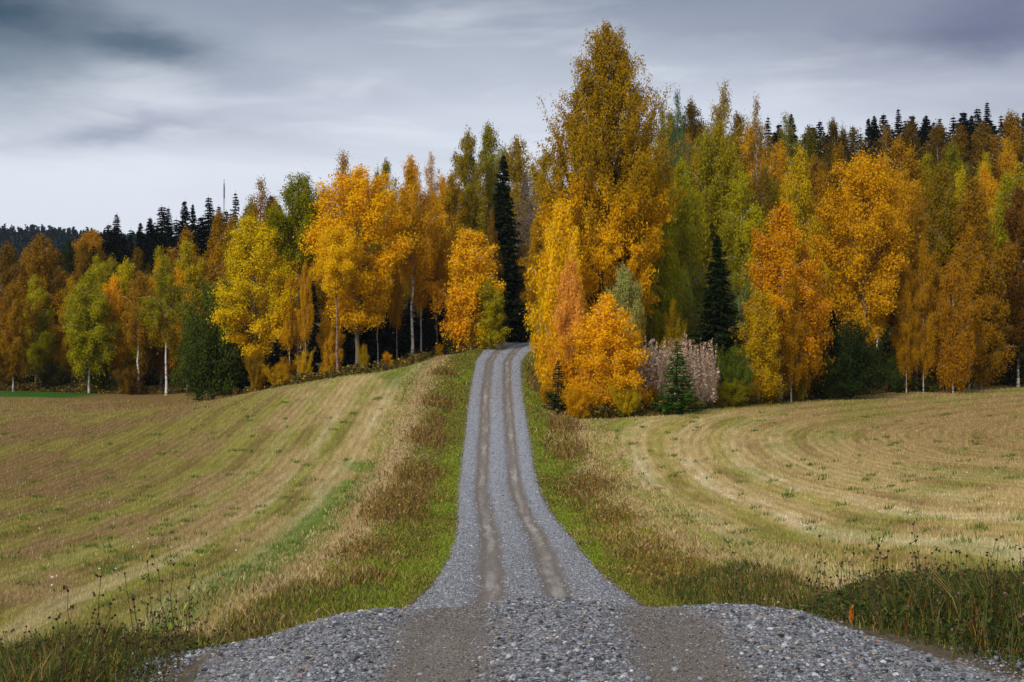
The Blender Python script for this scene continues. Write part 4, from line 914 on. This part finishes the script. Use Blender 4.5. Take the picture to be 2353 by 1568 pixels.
def clover_plant(px, d, top, label, seed, dark=True, purple=False):
    rng = np.random.RandomState(seed); x, y, z = at(px, d); H = 2 + (784 - top) / F * d - z
    e_ = empty('clover_plant', (x, y, z)); tag(e_, label, 'clover plant', 'tall clover plants on the near shoulders')
    st = Acc(); lc = []; hc = []
    for k in range(rng.randint(2, 4)):
        hh = H * (1 if k == 0 else rng.uniform(.55, .85)); a = rng.uniform(0, 6.28); r = 0 if k == 0 else .06
        P = np.array([[r * s * math.cos(a) + rng.normal(0, .008) + .03 * math.sin(s * 5 + seed), r * s * math.sin(a), hh * s] for s in np.linspace(0, 1, 8)])
        st.add(*tube(P, np.linspace(.0035, .002, 8), 4)); hc.append(P[-1])
        for s in range(2, 8):
            for q in range(rng.randint(1, 3)):
                dd = unit(rng.normal(0, 1, 3) * [1, 1, .3] + [0, 0, .7]); L = rng.uniform(.02, .06); p2 = P[s] + dd * L
                st.add(*tube([P[s], p2], [.0018, .0012], 3))
                if rng.rand() < .4: hc.append(p2)
                else: lc += [p2 + rng.normal(0, .008, 3) for _ in range(3)]
    v, f = st.get(); c = LIN(84, 74, 44) if dark else LIN(96, 100, 50)
    obj('stems', mesh_np('stems', v, f, [M_W], fattr={'base': np.tile(c, (len(f), 1))}), e_)
    lc = np.array(lc); v = leaf_tris(lc, rng.normal(0, .5, (len(lc), 3)) + [0, -.3, .5], .014, rng, 1.5)
    obj('leaves', mesh_np('leaves', v, np.arange(len(v)).reshape(-1, 3), [M_W], fattr={'base': pick(rng, len(lc), [(86, 74, 40), (90, 60, 40), (70, 84, 40)], [2, 2, 2])}), e_)
    for q in hc:
        v, f, cc = ico_many(rng, np.array([[0, 0, 0.]]), np.array([[.009, .009, .0095]]), pick(rng, 1, [(84, 48, 34), (56, 34, 30)] if not purple else [(150, 104, 130), (70, 44, 36)], [1, 2.4]))
        o = obj('flower_head', mesh_np('flower_head', v, f, [M_W], fattr={'base': cc}), e_); o.location = q
for i, a in enumerate([(342, 9.8, 1290, 'tallest dark clover plant with brown heads left of the road, against the stubble'), (375, 10.2, 1310, 'forked brown clover plant just right of the tallest one at left'),
                       (402, 10.4, 1298, 'thin curled clover plant at left with open reddish leaves'), (440, 11.2, 1300, 'lone crooked clover stalk left of the road, rightmost of the tall ones', ),
                       (222, 9.3, 1325, 'dark drooping clover plant near the lower left, left of the tallest one'), (148, 8.9, 1358, 'short clover plant with one orange-brown head at lower left'),
                       (292, 9.6, 1318, 'slim clover plant at left carrying a flat pale top')]):
    clover_plant(*a, seed=200 + i)
for i, a in enumerate([(1878, 11.0, 1232, 'leafy clover plant with a fork near the right, left of the tall purple one'), (2102, 10.4, 1205, 'tall clover plant with a purple flower, highest over the right field'),
                       (1686, 12.0, 1256, 'isolated thin clover stalk with a pink flower on the right shoulder'), (2015, 10.2, 1262, 'dark bushy clover plant left of the tall purple one'), (2145, 9.9, 1272, 'dark bushy clover plant right of the tall purple one'),
                       (2275, 9.3, 1240, 'clover plant with many dark heads near the right edge'), (2335, 9.0, 1262, 'rightmost dark clover plant at the right edge'), (2200, 9.4, 1270, 'slender clover plant between the dark bushy ones near the right edge')]):
    clover_plant(*a, seed=230 + i, dark=False, purple=True)

def big_leaf(px, d, top, w, colr, name, label, tilt, curl=0.3):
    x, y, z = at(px, d); H = top; n = 9
    v = []; 
    for i in range(n):
        s = i / (n - 1); ww = w * math.sin(math.pi * min(1, s * 0.93 + 0.05)) ** 0.7
        cx_ = tilt * H * s; cz = H * (s - curl * s * s * .3)
        v += [[cx_ - ww, .02 * s, cz], [cx_, -.006 + .02 * s, cz], [cx_ + ww, .02 * s, cz]]
    f = []
    for i in range(n - 1):
        for k in (0, 1): f.append([i * 3 + k, i * 3 + k + 1, i * 3 + k + 4, i * 3 + k + 3])
    o = obj(name, mesh_np(name, np.array(v), np.array(f), [M_W], fattr={'base': np.tile(LIN(*colr), (len(f), 1)) * np.random.RandomState(2).uniform(.8, 1.15, (len(f), 1))}, smooth=True))
    o.location = (x, y, z); tag(o, label, 'leaf'); return o
big_leaf(1955, 10.75, 0.15, 0.018, (206, 110, 34), 'dock_leaf', 'upright orange dock leaf in the grass at the gravel edge on the right', 0.1)
big_leaf(228, 8.9, 0.09, 0.014, (176, 140, 120), 'dry_leaf', 'pale curled dry leaf caught in the grass at lower left', 0.7)
big_leaf(2088, 10.3, 0.10, 0.012, (120, 64, 44), 'dock_leaf', 'small dark red dock leaf right of the upright orange leaf', -0.35)

# ------------------------------------------------------------------ stones
SC = [(130, 132, 138), (98, 100, 105), (160, 163, 168), (62, 63, 66), (140, 130, 116), (150, 124, 108), (194, 194, 196)]
SW = [5, 4, 3, 2, 1.2, 0.5, 0.8]
def gravel():
    rng = np.random.RandomState(81); n = 82000
    d = 6.2 + 6.8 * rng.rand(n) ** 1.0; x = xk(RC, d) + rng.uniform(-3.0, 3.0, n); lat = x - xk(RT, d)
    tr = np.abs(np.abs(lat + 0.22 * (fbm(x * 1.2, d * .5, 3) - .5)) - 0.80)
    keep = 0.42 + 0.58 * sstep(tr, 0.02, 0.42); keep = keep * np.where(np.abs(lat) > 2.2, 0.55, 1) * (0.65 + 0.6 * fbm(x * 2.5, d * 2.5, 3))
    ok = (rng.rand(n) < keep) & ((np.abs(x) / d) < 0.42); x, d, tr = x[ok], d[ok], tr[ok]; n = len(x)
    s = np.exp(rng.normal(-5.0, 0.50, n)); s = np.clip(s, .0035, .028) * (0.5 + 0.5 * sstep(tr, .15, .5))
    S = s[:, None] * np.c_[rng.uniform(.9, 1.35, n), rng.uniform(.75, 1.1, n), rng.uniform(.45, .8, n)]
    c = np.c_[x, d, road_z(x, d) + s * 0.18]
    o = stuff('gravel', 'loose grey crushed stones covering the near crest of the road', [ico_many(rng, c, S, pick(rng, n, SC, SW))], M_S)
    # grit ground into the wheel tracks
    n = 52000; d = 6.2 + 6.2 * rng.rand(n); tc_ = np.where(rng.rand(n) < .5, -.8, .8); x = xk(RT, d) + tc_ + rng.normal(0, .22, n)
    x = np.where(rng.rand(n) < .2, xk(RC, d) + rng.uniform(-3, 3, n), x); s = np.clip(np.exp(rng.normal(-5.75, .45, n)), .0015, .009)
    S = s[:, None] * np.c_[rng.uniform(.9, 1.3, n), rng.uniform(.8, 1.1, n), rng.uniform(.5, .8, n)]
    stuff('grit', 'small brown and grey grit pressed into the near wheel tracks', [ico_many(rng, np.c_[x, d, road_z(x, d) + s * .2], S, pick(rng, n, [(112, 104, 96), (136, 128, 118), (84, 78, 72), (150, 148, 146)], [3, 2, 2.4, 1.2]))], M_S)
    # farther down the road
    n = 46000; d = 27 * (140 / 27.) ** (rng.rand(n) ** 1.25); lat = rng.uniform(-1, 1, n) * xk(RW, d); x = xk(RC, d) + lat
    tr = np.abs(np.abs(x - xk(RT, d) + .5 * (fbm(x * 2.2, d * .5, 4) - .5)) - .8); ok = rng.rand(n) < 0.06 + .94 * sstep(tr, .15, .62); x, d = x[ok], d[ok]; n = len(x)
    s = np.exp(rng.normal(-4.2, .35, n)) * (0.8 + d / 120); S = s[:, None] * np.array([1.1, 1, .7]); far_c = [(136, 138, 144), (106, 108, 113), (166, 168, 174), (78, 79, 83), (190, 192, 196)]
    stuff('gravel', 'loose grey stones between and beside the wheel tracks farther down the road', [ico_many(rng, np.c_[x, d, road_z(x, d)], S, pick(rng, n, far_c, [4, 2, 4, 1, 1.5]))], M_S)
    # the stones one can pick out
    from itertools import count
    big = [(1170, 9.0, .034), (1695, 9.1, .032), (2248, 8.5, .036), (1050, 9.4, .026), (965, 8.9, .024), (1225, 8.6, .030), (1325, 9.0, .026), (1300, 8.45, .030), (1450, 8.6, .026), (1405, 9.6, .024), (1550, 8.7, .028), (780, 8.8, .026), (640, 9.2, .024),
           (455, 9.0, .030), (1375, 8.4, .028), (1260, 9.5, .024), (1130, 10.2, .022), (1500, 9.4, .024), (1830, 9.4, .022), (1930, 8.9, .024), (2050, 9.2, .024), (2130, 8.6, .026), (870, 9.9, .022), (700, 8.5, .024), (560, 8.8, .026), (360, 9.0, .032),
           (1200, 9.9, .022), (1340, 10.3, .020), (1610, 8.5, .024), (1770, 8.6, .026), (1180, 8.4, .032), (1420, 9.0, .028), (1285, 8.8, .030), (1355, 9.3, .026), (1490, 8.4, .026), (905, 8.45, .024)]
    meshes = []
    for k in range(6):
        v, f, cc = ico_many(np.random.RandomState(300 + k), np.array([[0, 0, 0.]]), np.array([[1.15, .95, .68]]), pick(rng, 1, SC, SW))
        # one subdivision for a chunkier facetted stone
        me = mesh_np('stone', v, f, [M_S], fattr={'base': cc}); meshes.append(me)
    for i, (p, dd, s_) in enumerate(big):
        x_ = float(wx(p, dd)); o = obj('stone', meshes[i % 6], ROAD); o.location = (x_, dd, float(road_z(np.array([x_]), np.array([dd]))[0]) + s_ * .3)
        o.scale = (s_ * .8,) * 3; o.rotation_euler = (rng.normal(0, .2), rng.normal(0, .2), rng.uniform(0, 6.28))
gravel()

# ------------------------------------------------------------------ air
def haze():
    m_ = bpy.data.materials.new('haze'); m_.use_nodes = True; t = NT(m_.node_tree); t.n.clear(); o_ = t.add('ShaderNodeOutputMaterial')
    p = t.add('ShaderNodeVolumePrincipled', {'Color': (0.72, 0.80, 0.95, 1), 'Density': 0.00006, 'Anisotropy': 0.0}); t.l.new(p.outputs[0], o_.inputs['Volume'])
    a = np.array([[-1000, -80, -12], [1000, -80, -12], [1000, 1300, -12], [-1000, 1300, -12], [-1000, -80, 85], [1000, -80, 85], [1000, 1300, 85], [-1000, 1300, 85]], float)
    f = np.array([[0, 3, 2, 1], [4, 5, 6, 7], [0, 1, 5, 4], [1, 2, 6, 5], [2, 3, 7, 6], [3, 0, 4, 7]])
    tag(obj('haze', mesh_np('haze', a, f, [m_])), kind='stuff')
haze()
